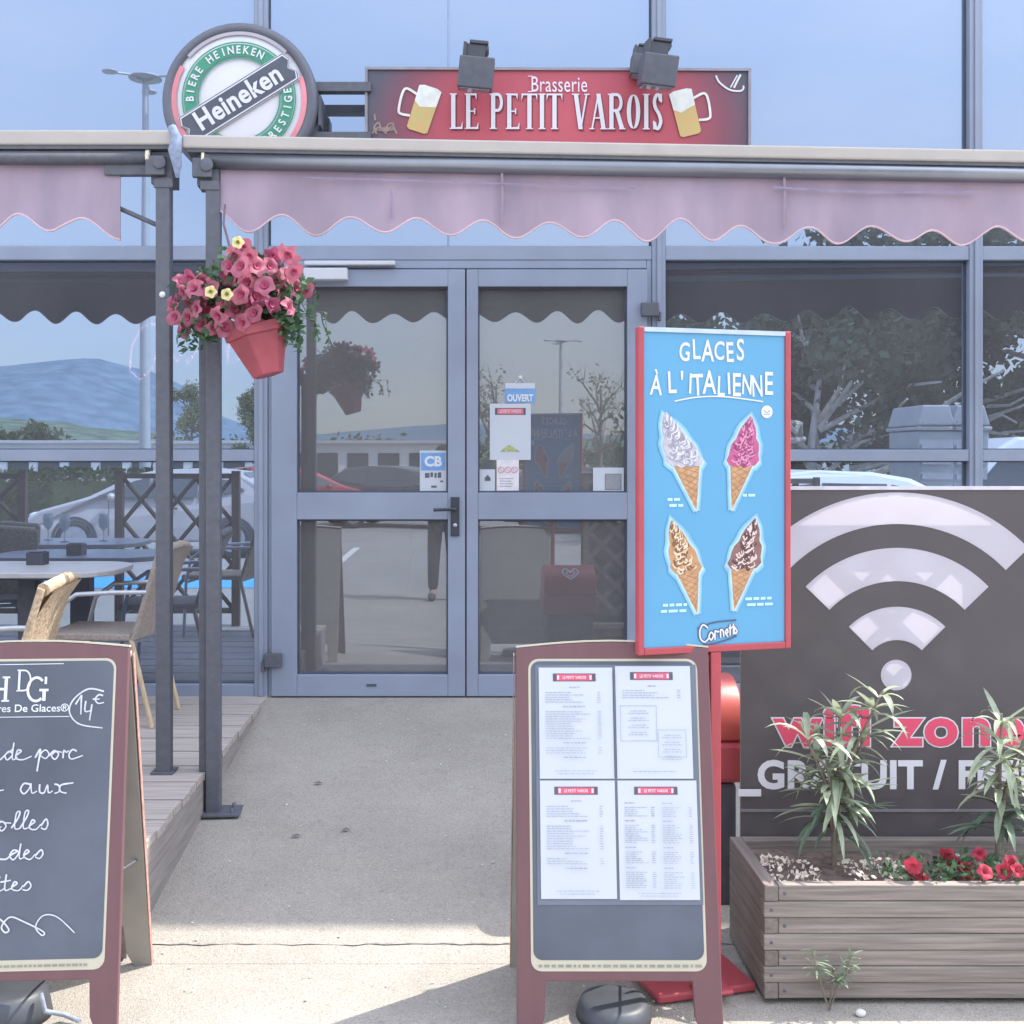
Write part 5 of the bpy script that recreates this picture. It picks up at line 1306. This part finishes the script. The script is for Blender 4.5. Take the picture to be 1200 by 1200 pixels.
# railing panels of the terrace (seen in the left window)
def railing(label, x0, x1):
    t = thing('railing_panel', label, 'railing', (x0, 3.6, .3), 0, 'lattice railing panels of the terrace'); L = x1-x0
    k = MB(); k.box(0, .06, -.03, .03, 0, 1.22); k.box(L-.06, L, -.03, .03, 0, 1.22); k.build('post', mat('dark_brown_rail', lin('#4a403c'), .7, 0, .15, 12), t)
    k = MB(); k.box(.0605, L-.0605, -.02, .02, 1.16, 1.2); k.box(.0605, L-.0605, -.02, .02, .1, .14); k.build('rail', _mats['dark_brown_rail'], t)
    k = MB(); h0, h1 = .14, 1.16; w_ = (L-.12)/3
    for c in range(3):
        a = .06+c*w_
        for q in range(3):
            zz0 = h0+q*(h1-h0)/3; zz1 = zz0+(h1-h0)/3
            k.tube([(a, .006, zz0), (a+w_, .006, zz1)], .022, 4); k.tube([(a, -.008, zz1), (a+w_, -.008, zz0)], .022, 4)
    k.build('lattice', _mats['dark_brown_rail'], t)
railing('lattice railing panel closer to the door, mirrored in front of the parked silver car', -2.72, -1.74)
railing('lattice railing panel at the far left edge of the mirrored view', -4.6, -3.42)

# ------------------------------------------------------------------ CAR PARK BEHIND THE CAMERA (seen in the glass)
TYRE = mat('tyre_rubber', (.05, .05, .055), .8); RIMM = mat('alloy_rim', (.45, .46, .48), .35, .6); CGL = mat('car_glass', (.06, .075, .085), .08, 0, .05, 3, spec=.8)
TAILR = mat('red_tail_lamp', (.45, .04, .05), .2); HEADL = mat('clear_head_lamp', (.7, .72, .75), .1)
def car(name, label, cat, x, y, rotz, m, prof, win, wheels, hw=.86, roofz=1.45, belt=.92, rf=.72, group='vehicles in the car park'):
    """prof: side outline in x,z; win: side window polygons; nose points to local -x"""
    t = thing(name, label, cat, (x, y, 0), rotz, group)
    def wz(z): return hw*(1-.04*max(0, (.5-z))/.5) if z <= belt else hw-(hw-hw*rf)*((z-belt)/(roofz-belt))**1.2
    n = len(prof); mb = MB(); secs = (-1, -.93, 0, .93, 1); vs = []
    for s_ in secs:
        for (px_, pz_) in prof:
            k_ = 1 if abs(s_) == 1 else 0
            cx_ = sum(p[0] for p in prof)/n
            ins = .03*k_
            vs.append((px_+(ins if px_ < cx_ else -ins), wz(pz_)*s_, pz_-(.02*k_ if pz_ > .6 else -.02*k_)))
    fs = []
    for j in range(len(secs)-1):
        for i in range(n): a = j*n+i; b = j*n+(i+1) % n; fs.append((a, b, b+n, a+n))
    fs += [tuple(range(n-1, -1, -1)), tuple(range((len(secs)-1)*n, len(secs)*n))]
    mb.add(vs, fs); mb.build('body', m, t, .025)
    for s_ in (-1, 1):
        g_ = MB()
        for poly in win: 
            q = [(px_, (wz(pz_)+.004)*s_, pz_) for px_, pz_ in poly]
            g_.add(q+[(a, b-s_*.02, c) for a, b, c in q], [tuple(range(len(q))) if s_ < 0 else tuple(range(len(q)-1, -1, -1))]+[(i, (i+1) % len(q), (i+1) % len(q)+len(q), i+len(q)) for i in range(len(q))])
        g_.build('side_window', CGL, t)
        for wx in wheels:
            w_ = MB(); w_.lathe([(.0001, -.1), (.24, -.1), (.315, -.085), (.32, 0), (.315, .085), (.24, .1), (.0001, .1)], 28, (wx, s_*(hw-.09), .32), axis='y'); wo = w_.build('wheel', TYRE, t)
            w_ = MB(); w_.lathe([(.0001, s_*.105), (.2, s_*.102), (.215, s_*.1005)], 20, (wx, s_*(hw-.09), .32), axis='y')
            w_.build('rim', RIMM, wo)
            a_ = MB(); a_.arc(wx, .32, .325, .375, -5, 185, 0, 20); a_.v = [(p[0], s_*(hw+.004), p[2]) for p in a_.v]; a_.build('wheel_arch', BLACKPL, t)
        dl_ = MB(); xs_ = [wheels[0]+.55, (wheels[0]+wheels[1])/2+.15, wheels[1]-.42]
        for q in xs_: dl_.box(q-.006, q+.006, s_*hw-.004, s_*hw+.003, .38, belt)
        dl_.box(xs_[1]+.08, xs_[1]+.24, s_*hw-.004, s_*hw+.018, .8, .83); dl_.build('door_line', mat('dark_gap', (.1, .1, .11), .7), t)
        mi = MB(); mi.blob((wheels[0]+.62, s_*(hw+.09), belt+.06), (.07, .09, .065), 10, 6); mi.build('mirror', m, t)
    # windscreen, rear window, lamps
    for nm_, a, b in (('windscreen', WS[0], WS[1]), ('rear_window', RW[0], RW[1])):
        wa, wb = wz(a[1])*.86, wz(b[1])*.86
        dx, dz = b[0]-a[0], b[1]-a[1]; l_ = math.hypot(dx, dz); nx_, nz_ = -dz/l_, dx/l_
        if nm_ == 'rear_window': nx_, nz_ = dz/l_, -dx/l_
        e_ = .012
        q = MB(); q.add([(a[0]+nx_*e_, -wa, a[1]+nz_*e_), (a[0]+nx_*e_, wa, a[1]+nz_*e_), (b[0]+nx_*e_, wb, b[1]+nz_*e_), (b[0]+nx_*e_, -wb, b[1]+nz_*e_)], [(0, 1, 2, 3)]); q.build(nm_, CGL, t)
    xmin, xmax = min(p[0] for p in prof), max(p[0] for p in prof)
    for s_ in (-1, 1):
        q = MB(); q.blob((xmin+.2, s_*(hw-.2), .70), (.19, .14, .075), 10, 6); q.build('headlight', HEADL, t)
        q = MB(); q.blob((xmax-.10, s_*(hw-.12), .88), (.09, .10, .13), 10, 6); q.build('tail_light', TAILR, t)
    q = MB(); q.box(xmin-.005, xmin+.1, -.55, .55, .28, .42); q.box(xmax-.1, xmax+.008, -.5, .5, .30, .40); q.build('bumper_trim', BLACKPL, t)
    return t
HATCH = [(-2.05, .25), (-2.12, .45), (-2.08, .66), (-1.85, .80), (-1.25, .96), (-1.05, 1.02), (-.35, 1.38), (.1, 1.46), (.75, 1.48), (1.35, 1.42), (1.72, 1.22), (1.92, .98), (2.02, .80), (2.04, .5), (1.98, .27)]
HWIN = [[(-.92, 1.02), (-.32, 1.27), (-.1, 1.31), (-.1, .98)], [(-.04, .98), (-.04, 1.32), (.72, 1.33), (.72, 1.0)], [(.78, 1.0), (.78, 1.33), (1.22, 1.28), (1.5, 1.12)]]
WS = ((-1.05, 1.03), (-.38, 1.37)); RW = ((1.88, 1.03), (1.42, 1.40))
SILV = mat('silver_car_paint', (.50, .46, .45), .3, .1, .03, 3)
cx_, cy_ = refl(190, 18.6)
c0 = car('parked_car', 'silver hatchback parked side-on, mirrored in the left window', 'car', cx_, cy_-.3, 0, SILV, HATCH, HWIN, (-1.28, 1.30), .86, 1.48, .95)
WHC = mat('white_car_paint', (.82, .83, .84), .3, .0, .02, 3)
VANP = [(-2.35, .3), (-2.4, .6), (-2.3, .95), (-1.75, 1.12), (-1.15, 1.75), (-.85, 1.92), (2.3, 1.95), (2.38, 1.8), (2.42, .6), (2.36, .32)]
VWIN = [[(-1.55, 1.15), (-1.08, 1.65), (-.55, 1.7), (-.55, 1.13)], [(-.3, 1.2), (-.3, 1.66), (.9, 1.66), (.9, 1.2)]]
WS = ((-1.73, 1.15), (-1.17, 1.71)); RW = ((2.395, 1.2), (2.33, 1.75))
cx_, cy_ = refl(1200, 14.6)
car('parked_van', 'white van parked side-on, mirrored above the wifi banner', 'van', cx_+.75, cy_-.8, 0, WHC, VANP, VWIN, (-1.5, 1.5), .95, 1.95, 1.1, .86)
WS = ((-1.05, 1.03), (-.38, 1.37)); RW = ((1.88, 1.03), (1.42, 1.40))
cx_, cy_ = refl(985, 13.4)
car('parked_car', 'white hatchback whose roof is mirrored just above the wifi banner', 'car', cx_+.4, cy_-.4, 180, WHC, HATCH, HWIN, (-1.28, 1.30), .86, 1.48, .95)
DGC = mat('dark_car_paint', (.08, .09, .10), .25, .1, .03, 3); RDC = mat('red_car_paint', (.40, .05, .06), .25, 0, .03, 3)
cx_, cy_ = refl(450, 27)
car('parked_car', 'dark grey hatchback mirrored low in the left door', 'car', cx_+.6, cy_, 200, DGC, HATCH, HWIN, (-1.28, 1.30), .86, 1.48, .95)
cx_, cy_ = refl(405, 26)
car('parked_car', 'red hatchback mirrored at the foot of the left door window', 'car', cx_-1.3, cy_-.4, 160, RDC, HATCH, HWIN, (-1.28, 1.30), .86, 1.48, .95)
cx_, cy_ = refl(690, 25)
car('parked_car', 'black car mirrored behind the papers on the right door', 'car', cx_, cy_, 180, DGC, HATCH, HWIN, (-1.28, 1.30), .86, 1.48, .95)
# white ribbed containers
def container(label, x, y):
    t = thing('recycling_container', label, 'container', (x, y, 0), 0, 'pale recycling containers'); w_ = .24
    m_ = mat('pale_grey_container', (.36, .385, .40), .5, 0, .08, 4)
    k = MB(); k.prism([(-w_*.9, .1), (w_*.9, .1), (w_, 2.0), (-w_, 2.0)], -.5, .5); k.build('body', m_, t, .02)
    k = MB(); k.box(-w_-.03, w_+.03, -.54, .54, 2.01, 2.06); k.prism([(-w_-.02, 2.07), (w_+.02, 2.07), (w_-.06, 2.34), (-w_+.06, 2.34)], -.5, .5); k.build('lid', m_, t, .02)
    k = MB()
    for q in (1.15, 1.35, 1.55, 1.75): k.box(-w_+.04, w_-.04, .5, .53, q, q+.07)
    k.box(-w_+.04, w_-.04, .54, .56, 2.1, 2.13); k.build('rib', mat('grey_rib', (.35, .37, .4), .6), t)
cx_, cy_ = refl(1078, 15); container('pale ribbed recycling container, left of the two mirrored behind the right window post', cx_, cy_)
cx_, cy_ = refl(1112, 15); container('pale ribbed recycling container, right of the two, beside the mirrored white van', cx_+.06, cy_)
# lamp posts
def lamp(label, xpx, m_, h, heads):
    x, y = refl(xpx, m_); t = thing('street_lamp', label, 'street lamp', (x, y, 0), 0, 'tall lamp posts of the car park')
    LM = mat('galvanised_mast', (.42, .45, .46), .5, .2, .06, 2)
    k = MB(); k.tube([(0, 0, 0), (0, 0, h)], [.17, .08], 12); k.build('mast', LM, t)
    for i in range(heads):
        a = R(20+360*i/heads); c, s_ = math.cos(a), math.sin(a)
        k = MB(); k.tube([(0, 0, h-.1), (c*.45, s_*.45, h+.02), (c*.9, s_*.9, h-.02)], .035, 6); k.blob((c*1.0, s_*1.0, h-.02), (.22, .2, .06), 10, 6); k.build('lamp_head', LM, t)
    k = MB(); k.lathe([(.0001, .06), (.42, .05), (.45, 0), (.0001, -.02)], 16, (0, 0, h)); k.build('crown_ring', LM, t)
lamp('tall lamp post mirrored in the left window, beside the round sign', 170, 30, 12.0, 3)
lamp('distant lamp post mirrored between bare trees in the right door', 657, 58, 7.9, 3)
# hedge, white marina building, far woods
def leafmass(mb, cx_, cy_, cz_, rx, ry, rz, n, s0, s1, rg, shell=.55, core=None):
    for i in range(n):
        u = Vector((rg.gauss(0, 1), rg.gauss(0, 1), rg.gauss(0, 1))).normalized()*(shell+(1-shell)*rg.random())*(1+.25*math.sin(u_(rg)*3))
        p = Vector((cx_+u.x*rx, cy_+u.y*ry, cz_+u.z*rz)); L = rg.uniform(s0, s1)
        d = Vector((rg.uniform(-1, 1), rg.uniform(-1, 1), rg.uniform(-1, 1))).normalized(); q = d.orthogonal().normalized()
        mb.add([p-d*L, p+q*L*.6, p+d*L, p-q*L*.6], [(0, 1, 2, 3)])
def u_(rg): return rg.uniform(0, 6)
LEAFS = [mat('dark_tree_leaf', (.09, .115, .075), .6, 0, .4, .8, trans=.2), mat('mid_tree_leaf', (.12, .15, .07), .6, 0, .35, .8, trans=.2), mat('pale_tree_leaf', (.24, .26, .14), .6, 0, .3, .8, trans=.2)]
BARK = mat('tree_bark', (.20, .17, .14), .9, 0, .25, 8); BARKP = mat('pale_bark', (.60, .56, .50), .9, 0, .25, 6)
rg = random.Random(2); k = MB()
for i in range(2600):
    p = Vector((rg.uniform(-14, -4.5), rg.choice((-11.3, -12.5))+rg.uniform(-.25, .25), rg.uniform(0.1, 1.25))) if rg.random() < .65 else Vector((rg.uniform(-14, -4.5), rg.uniform(-12.6, -11.2), rg.uniform(1.15, 1.42)))
    L = rg.uniform(.06, .13); d = Vector((rg.uniform(-1, 1), rg.uniform(-1, 1), rg.uniform(-1, 1))).normalized(); q = d.orthogonal().normalized(); k.add([p-d*L, p+q*L*.6, p+d*L, p-q*L*.6], [(0, 1, 2, 3)])
k.box(-14, -4.5, -12.4, -11.4, 0, 1.15); tag(k.build('hedge', LEAFS[1]), 'clipped green hedge behind the mirrored silver car', 'hedge')
x0, y0 = refl(70, 60)
bw = thing('low_white_building', 'low white building with dark openings beyond the hedge', 'building', (x0+7, y0, 0))
k = MB(); k.box(-14, 14, -3, 3, 0, 2.5); k.build('wall', mat('white_wall', (.66, .66, .66), .8, 0, .06, .5), bw)
k = MB(); k.box(-14.3, 14.3, -3.3, 3.3, 2.501, 2.65); k.build('roof', mat('pale_roof', (.5, .5, .5), .8), bw)
k = MB()
for i in range(17): k.box(-13.4+i*1.6, -12.3+i*1.6, 3.001, 3.04, .7, 2.0)
k.build('window', CGL, bw)
def tree(label, xpx, m_, h, w_, mt, n, seed, trunk=.3, name='tree', low=.25, leaf=(.05, .13), bark=BARK, bare=False, limbs=9):
    rg = random.Random(seed); x, y = refl(xpx, m_)
    t = thing(name, label, 'tree', (x, y, 0), 0, 'trees beyond the car park'); tk = MB(); cr = MB()
    tk.tube([(0, 0, 0), (rg.uniform(-.1, .1)*w_, 0, h*.3), (rg.uniform(-.1, .1)*w_, rg.uniform(-.1, .1), h*.8)], [trunk*h*.06+.03, .03], 8)
    for i in range(limbs):
        a = rg.uniform(0, 6.28); z0 = h*rg.uniform(low, .7); r_ = w_*rg.uniform(.5, .95); z1 = z0+h*rg.uniform(.05, .3); z1 = min(z1, h*.95)
        m1 = (math.cos(a)*r_*.5+rg.uniform(-.2, .2), math.sin(a)*r_*.5, (z0+z1)/2+rg.uniform(-.1, .35)); e1 = (math.cos(a)*r_, math.sin(a)*r_, z1)
        tk.tube([(0, 0, z0), m1, e1], [.03+.006*h, .012], 6)
        if bare:
            for q in range(6):
                b = (e1[0]+rg.uniform(-.5, .5), e1[1]+rg.uniform(-.5, .5), e1[2]+rg.uniform(.1, .8)); tk.tube([m1 if q % 2 else e1, b], [.015, .006], 4)
        rr = w_*rg.uniform(.28, .5); leafmass(cr, e1[0]*.85, e1[1]*.85, e1[2], rr, rr, rr*.8, n//(limbs+4), leaf[0], leaf[1], rg, .35)
    if bark is BARKP:
        # crooked pale branches that reach out of the crown towards the shop
        for i in range(17):
            px_ = rg.uniform(-.8, .8)*w_; z0 = h*rg.uniform(.10, .5); q_ = [(px_*.3, 0, z0*.8)]
            for s_ in range(5): q_.append((q_[-1][0]+(px_*.25)+rg.uniform(-.35, .35), q_[-1][1]+w_*.24, q_[-1][2]+rg.uniform(-.22, .34)))
            tk.tube(q_, [.06, .02], 6)
    for i in range(4): leafmass(cr, rg.uniform(-.3, .3)*w_, rg.uniform(-.3, .3)*w_, h*rg.uniform(.6, .92), w_*.45, w_*.45, h*.10, n//(limbs+4), leaf[0], leaf[1], rg, .3)
    tk.build('trunk', bark, t); cr.build('crown', mt, t); return t
tree('large dark evergreen mirrored across the right window, left of the window post', 960, 21, 5.6, 2.5, LEAFS[0], 8500, 1, low=.15, bark=BARKP, limbs=16)
tree('dark leafy tree with pale crooked branches mirrored above the containers', 1045, 22, 7.2, 2.1, LEAFS[0], 8500, 2, low=.18, bark=BARKP, limbs=16)
tree('dark tree mirrored at the far right edge over the white van', 1215, 21, 6.6, 2.4, LEAFS[0], 8000, 3, low=.25, bark=BARKP, limbs=15)
tree('dark bushy tree mirrored just right of the ice cream poster', 860, 24, 5.0, 2.6, LEAFS[0], 8000, 4, low=.12, limbs=15)
tree('dark tree filling the gap beyond the right edge of the picture', 1320, 20, 6.4, 2.6, LEAFS[0], 8000, 14, low=.15, limbs=12)
tree('bare thin tree mirrored left of the OUVERT sign', 580, 50, 6.3, 1.3, LEAFS[2], 300, 5, low=.3, bare=True, limbs=14)
tree('bare thin tree mirrored right of the distant lamp post', 702, 48, 6.0, 1.4, LEAFS[2], 260, 6, low=.3, bare=True, limbs=14)
tree('loose pale poplar mirrored between the two left awning posts', 226, 66, 6.4, 1.5, LEAFS[2], 4500, 7, low=.2, limbs=12)
tree('small yellow-green tree mirrored at the left edge of the door frame', 303, 52, 5.4, 1.2, LEAFS[2], 4000, 8, low=.2, limbs=10)
tree('round green tree in the woods edge mirrored at the far left', 20, 110, 4.6, 5, LEAFS[1], 2000, 9, leaf=(.2, .5))
k = MB(); rg = random.Random(77)
for i in range(90):
    xp = rg.uniform(-500, 1900); m_ = rg.uniform(115, 190); x, y = refl(xp, m_); h = rg.uniform(2.4, 4.6)*m_/130
    leafmass(k, x, y, h*.55, h*.8, h*.6, h*.5, 130, .25, .6, rg, .5)
o = k.build('far_woods', LEAFS[1]); o['kind'] = 'stuff'

# ------------------------------------------------------------------ THE PHOTOGRAPHER (mirrored in the left door)
def skin_chain(pts, rad, edges, name, m, par, sub=2):
    me = bpy.data.meshes.new(name); me.from_pydata(pts, edges, []); o = bpy.data.objects.new(name, me); COL.objects.link(o)
    sk = o.modifiers.new('skin', 'SKIN'); sk.use_smooth_shade = True
    for v, r_ in zip(me.skin_vertices[0].data, rad): v.radius = (r_, r_) if not isinstance(r_, tuple) else r_
    me.skin_vertices[0].data[0].use_root = True
    ss = o.modifiers.new('sub', 'SUBSURF'); ss.levels = sub; ss.render_levels = sub
    me.materials.append(m); o.parent = par; return o
pr = thing('person', 'person in dark trousers and maroon jacket holding up a phone, mirrored in the left door', 'person', (-.20, -.42, 0))
SK = mat('skin', (.45, .28, .21), .6, 0, .05, 20); TRO = mat('dark_trousers', (.035, .037, .045), .9, 0, .15, 60); JAC = mat('maroon_jacket', (.17, .06, .065), .9, 0, .12, 40); HAIR = mat('brown_hair', (.06, .04, .03), .7, 0, .3, 60); SHOE = mat('dark_shoe', (.06, .06, .065), .6)
# body: hips, spine, neck, head, arms raised to the phone, legs; faces +y
P = [(0, 0, .96), (0, 0, 1.10), (0, -.01, 1.28), (0, -.015, 1.42), (0, 0, 1.50), (0, .015, 1.57), (0, .025, 1.66),
     (-.17, -.01, 1.41), (-.24, .06, 1.16), (.08, .30, 1.40), (.14, .33, 1.47), (.17, -.01, 1.41), (.24, .06, 1.16), (.24, .30, 1.40), (.25, .33, 1.47),
     (-.09, 0, .90), (-.11, .02, .50), (-.12, -.01, .10), (.09, 0, .90), (.11, .02, .50), (.12, -.01, .10), (-.13, .10, .045), (.14, .10, .045)]
E = [(0, 1), (1, 2), (2, 3), (3, 4), (4, 5), (5, 6), (3, 7), (7, 8), (8, 9), (9, 10), (3, 11), (11, 12), (12, 13), (13, 14), (0, 15), (15, 16), (16, 17), (0, 18), (18, 19), (19, 20), (17, 21), (20, 22)]
RD = [(.15, .11), (.14, .10), (.165, .11), (.13, .09), .058, .075, .085, .062, .046, .036, .03, .062, .046, .036, .03, .085, .06, .042, .085, .06, .042, .036, .036]
skin_chain(P, RD, E, 'body', SK, pr)
JP = P[:4]+[P[7], P[8], P[9], P[11], P[12], P[13]]
skin_chain(JP, [(.17, .125), (.16, .12), (.185, .128), (.15, .105), .074, .058, .046, .074, .058, .046], [(0, 1), (1, 2), (2, 3), (3, 4), (4, 5), (5, 6), (3, 7), (7, 8), (8, 9)], 'jacket', JAC, pr)
skin_chain([P[0], P[15], P[16], P[17], P[18], P[19], P[20]], [(.165, .12), .10, .078, .062, .10, .078, .062], [(0, 1), (1, 2), (2, 3), (0, 4), (4, 5), (5, 6)], 'trousers', TRO, pr)
for s_ in (-1, 1): k = MB(); k.blob((s_*.13, .05, .045), (.05, .14, .048), 12, 8); k.build('shoe', SHOE, pr)
k = MB(); k.blob((0, .0, 1.69), (.098, .105, .10), 14, 10); k.build('hair', HAIR, pr)
k = MB()
for s_ in (-1, 1): k.blob((s_*.033, .105, 1.66), (.012, .01, .008), 8, 6)
k.build('eyes', BLACKPL, pr)
k = MB(); k.blob((0, .118, 1.635), (.013, .02, .022), 8, 6); k.blob((0, .104, 1.595), (.026, .01, .007), 8, 6); k.blob((-.085, .02, 1.64), (.012, .02, .03), 8, 6); k.blob((.085, .02, 1.64), (.012, .02, .03), 8, 6); k.build('face_features', SK, pr)
for sd, wx in ((-1, .14), (1, .25)):
    for q in range(4):
        zz = 1.475+q*.019
        skin_chain([(wx, .335, 1.465+q*.012), (wx+sd*.012, .365, zz), (wx+sd*.008, .39, zz+.004), (wx-sd*.018, .392, zz+.006)], [.011, .0095, .009, .008], [(0, 1), (1, 2), (2, 3)], 'finger', SK, pr, 1)
    skin_chain([(wx, .335, 1.46), (wx-sd*.01, .35, 1.475), (wx-sd*.028, .352, 1.50)], [.012, .011, .009], [(0, 1), (1, 2)], 'thumb', SK, pr, 1)
k = MB(); k.box(-.035, .035, -.004, .004, -.072, .072); o = k.build('phone', mat('black_phone', (.03, .03, .035), .3), None, .003); o.location = (-.005, -.06, 1.56); tag(o, 'black phone held upright in the photographer\'s hands', 'phone')

# ------------------------------------------------------------------ bits on the pavement
k = MB(); rg = random.Random(31)
for i in range(170):
    x = rg.uniform(-1.0, .9); y = rg.uniform(3.2, 6.0); z = ramp_z(y)+.004
    s_ = rg.uniform(.002, .006); a = rg.uniform(0, 6.28)
    k.add([(x+math.cos(a+q)*s_*rg.uniform(.6, 1.6), y+math.sin(a+q)*s_*rg.uniform(.6, 1.6), z+rg.uniform(0, .004)) for q in (0, 1.2, 2.4, 3.7, 5)], [(0, 1, 2, 3, 4)])
o = k.build('grit', mat('pale_grit', (.5, .48, .45), .9, 0, .5, 90)); o['kind'] = 'stuff'
LFM = mat('dry_brown_leaf', lin('#6a6562'), .9, 0, .2, 50)
for (xp, yp, lab) in ((405, 975, 'small dry leaf on the shaded ramp, lowest and leftmost'), (373, 920, 'small dry leaf on the ramp close to the post foot'), (347, 982, 'small dark leaf by the deck edge on the ramp')):
    # where the view ray meets the ramp
    d = 4.0
    for it in range(20): d = (EYE-ramp_z(d))*F/(yp-540)
    k = MB(); k.add([(-.022, 0, .006), (-.005, -.010, .010), (.02, .002, .007), (.002, .012, .013)], [(0, 1, 2, 3)]); o = k.build('dry_leaf', LFM); o.location = (gx(xp, d), d, ramp_z(d)+.002); tag(o, lab, 'leaf', 'dry leaves on the ramp')
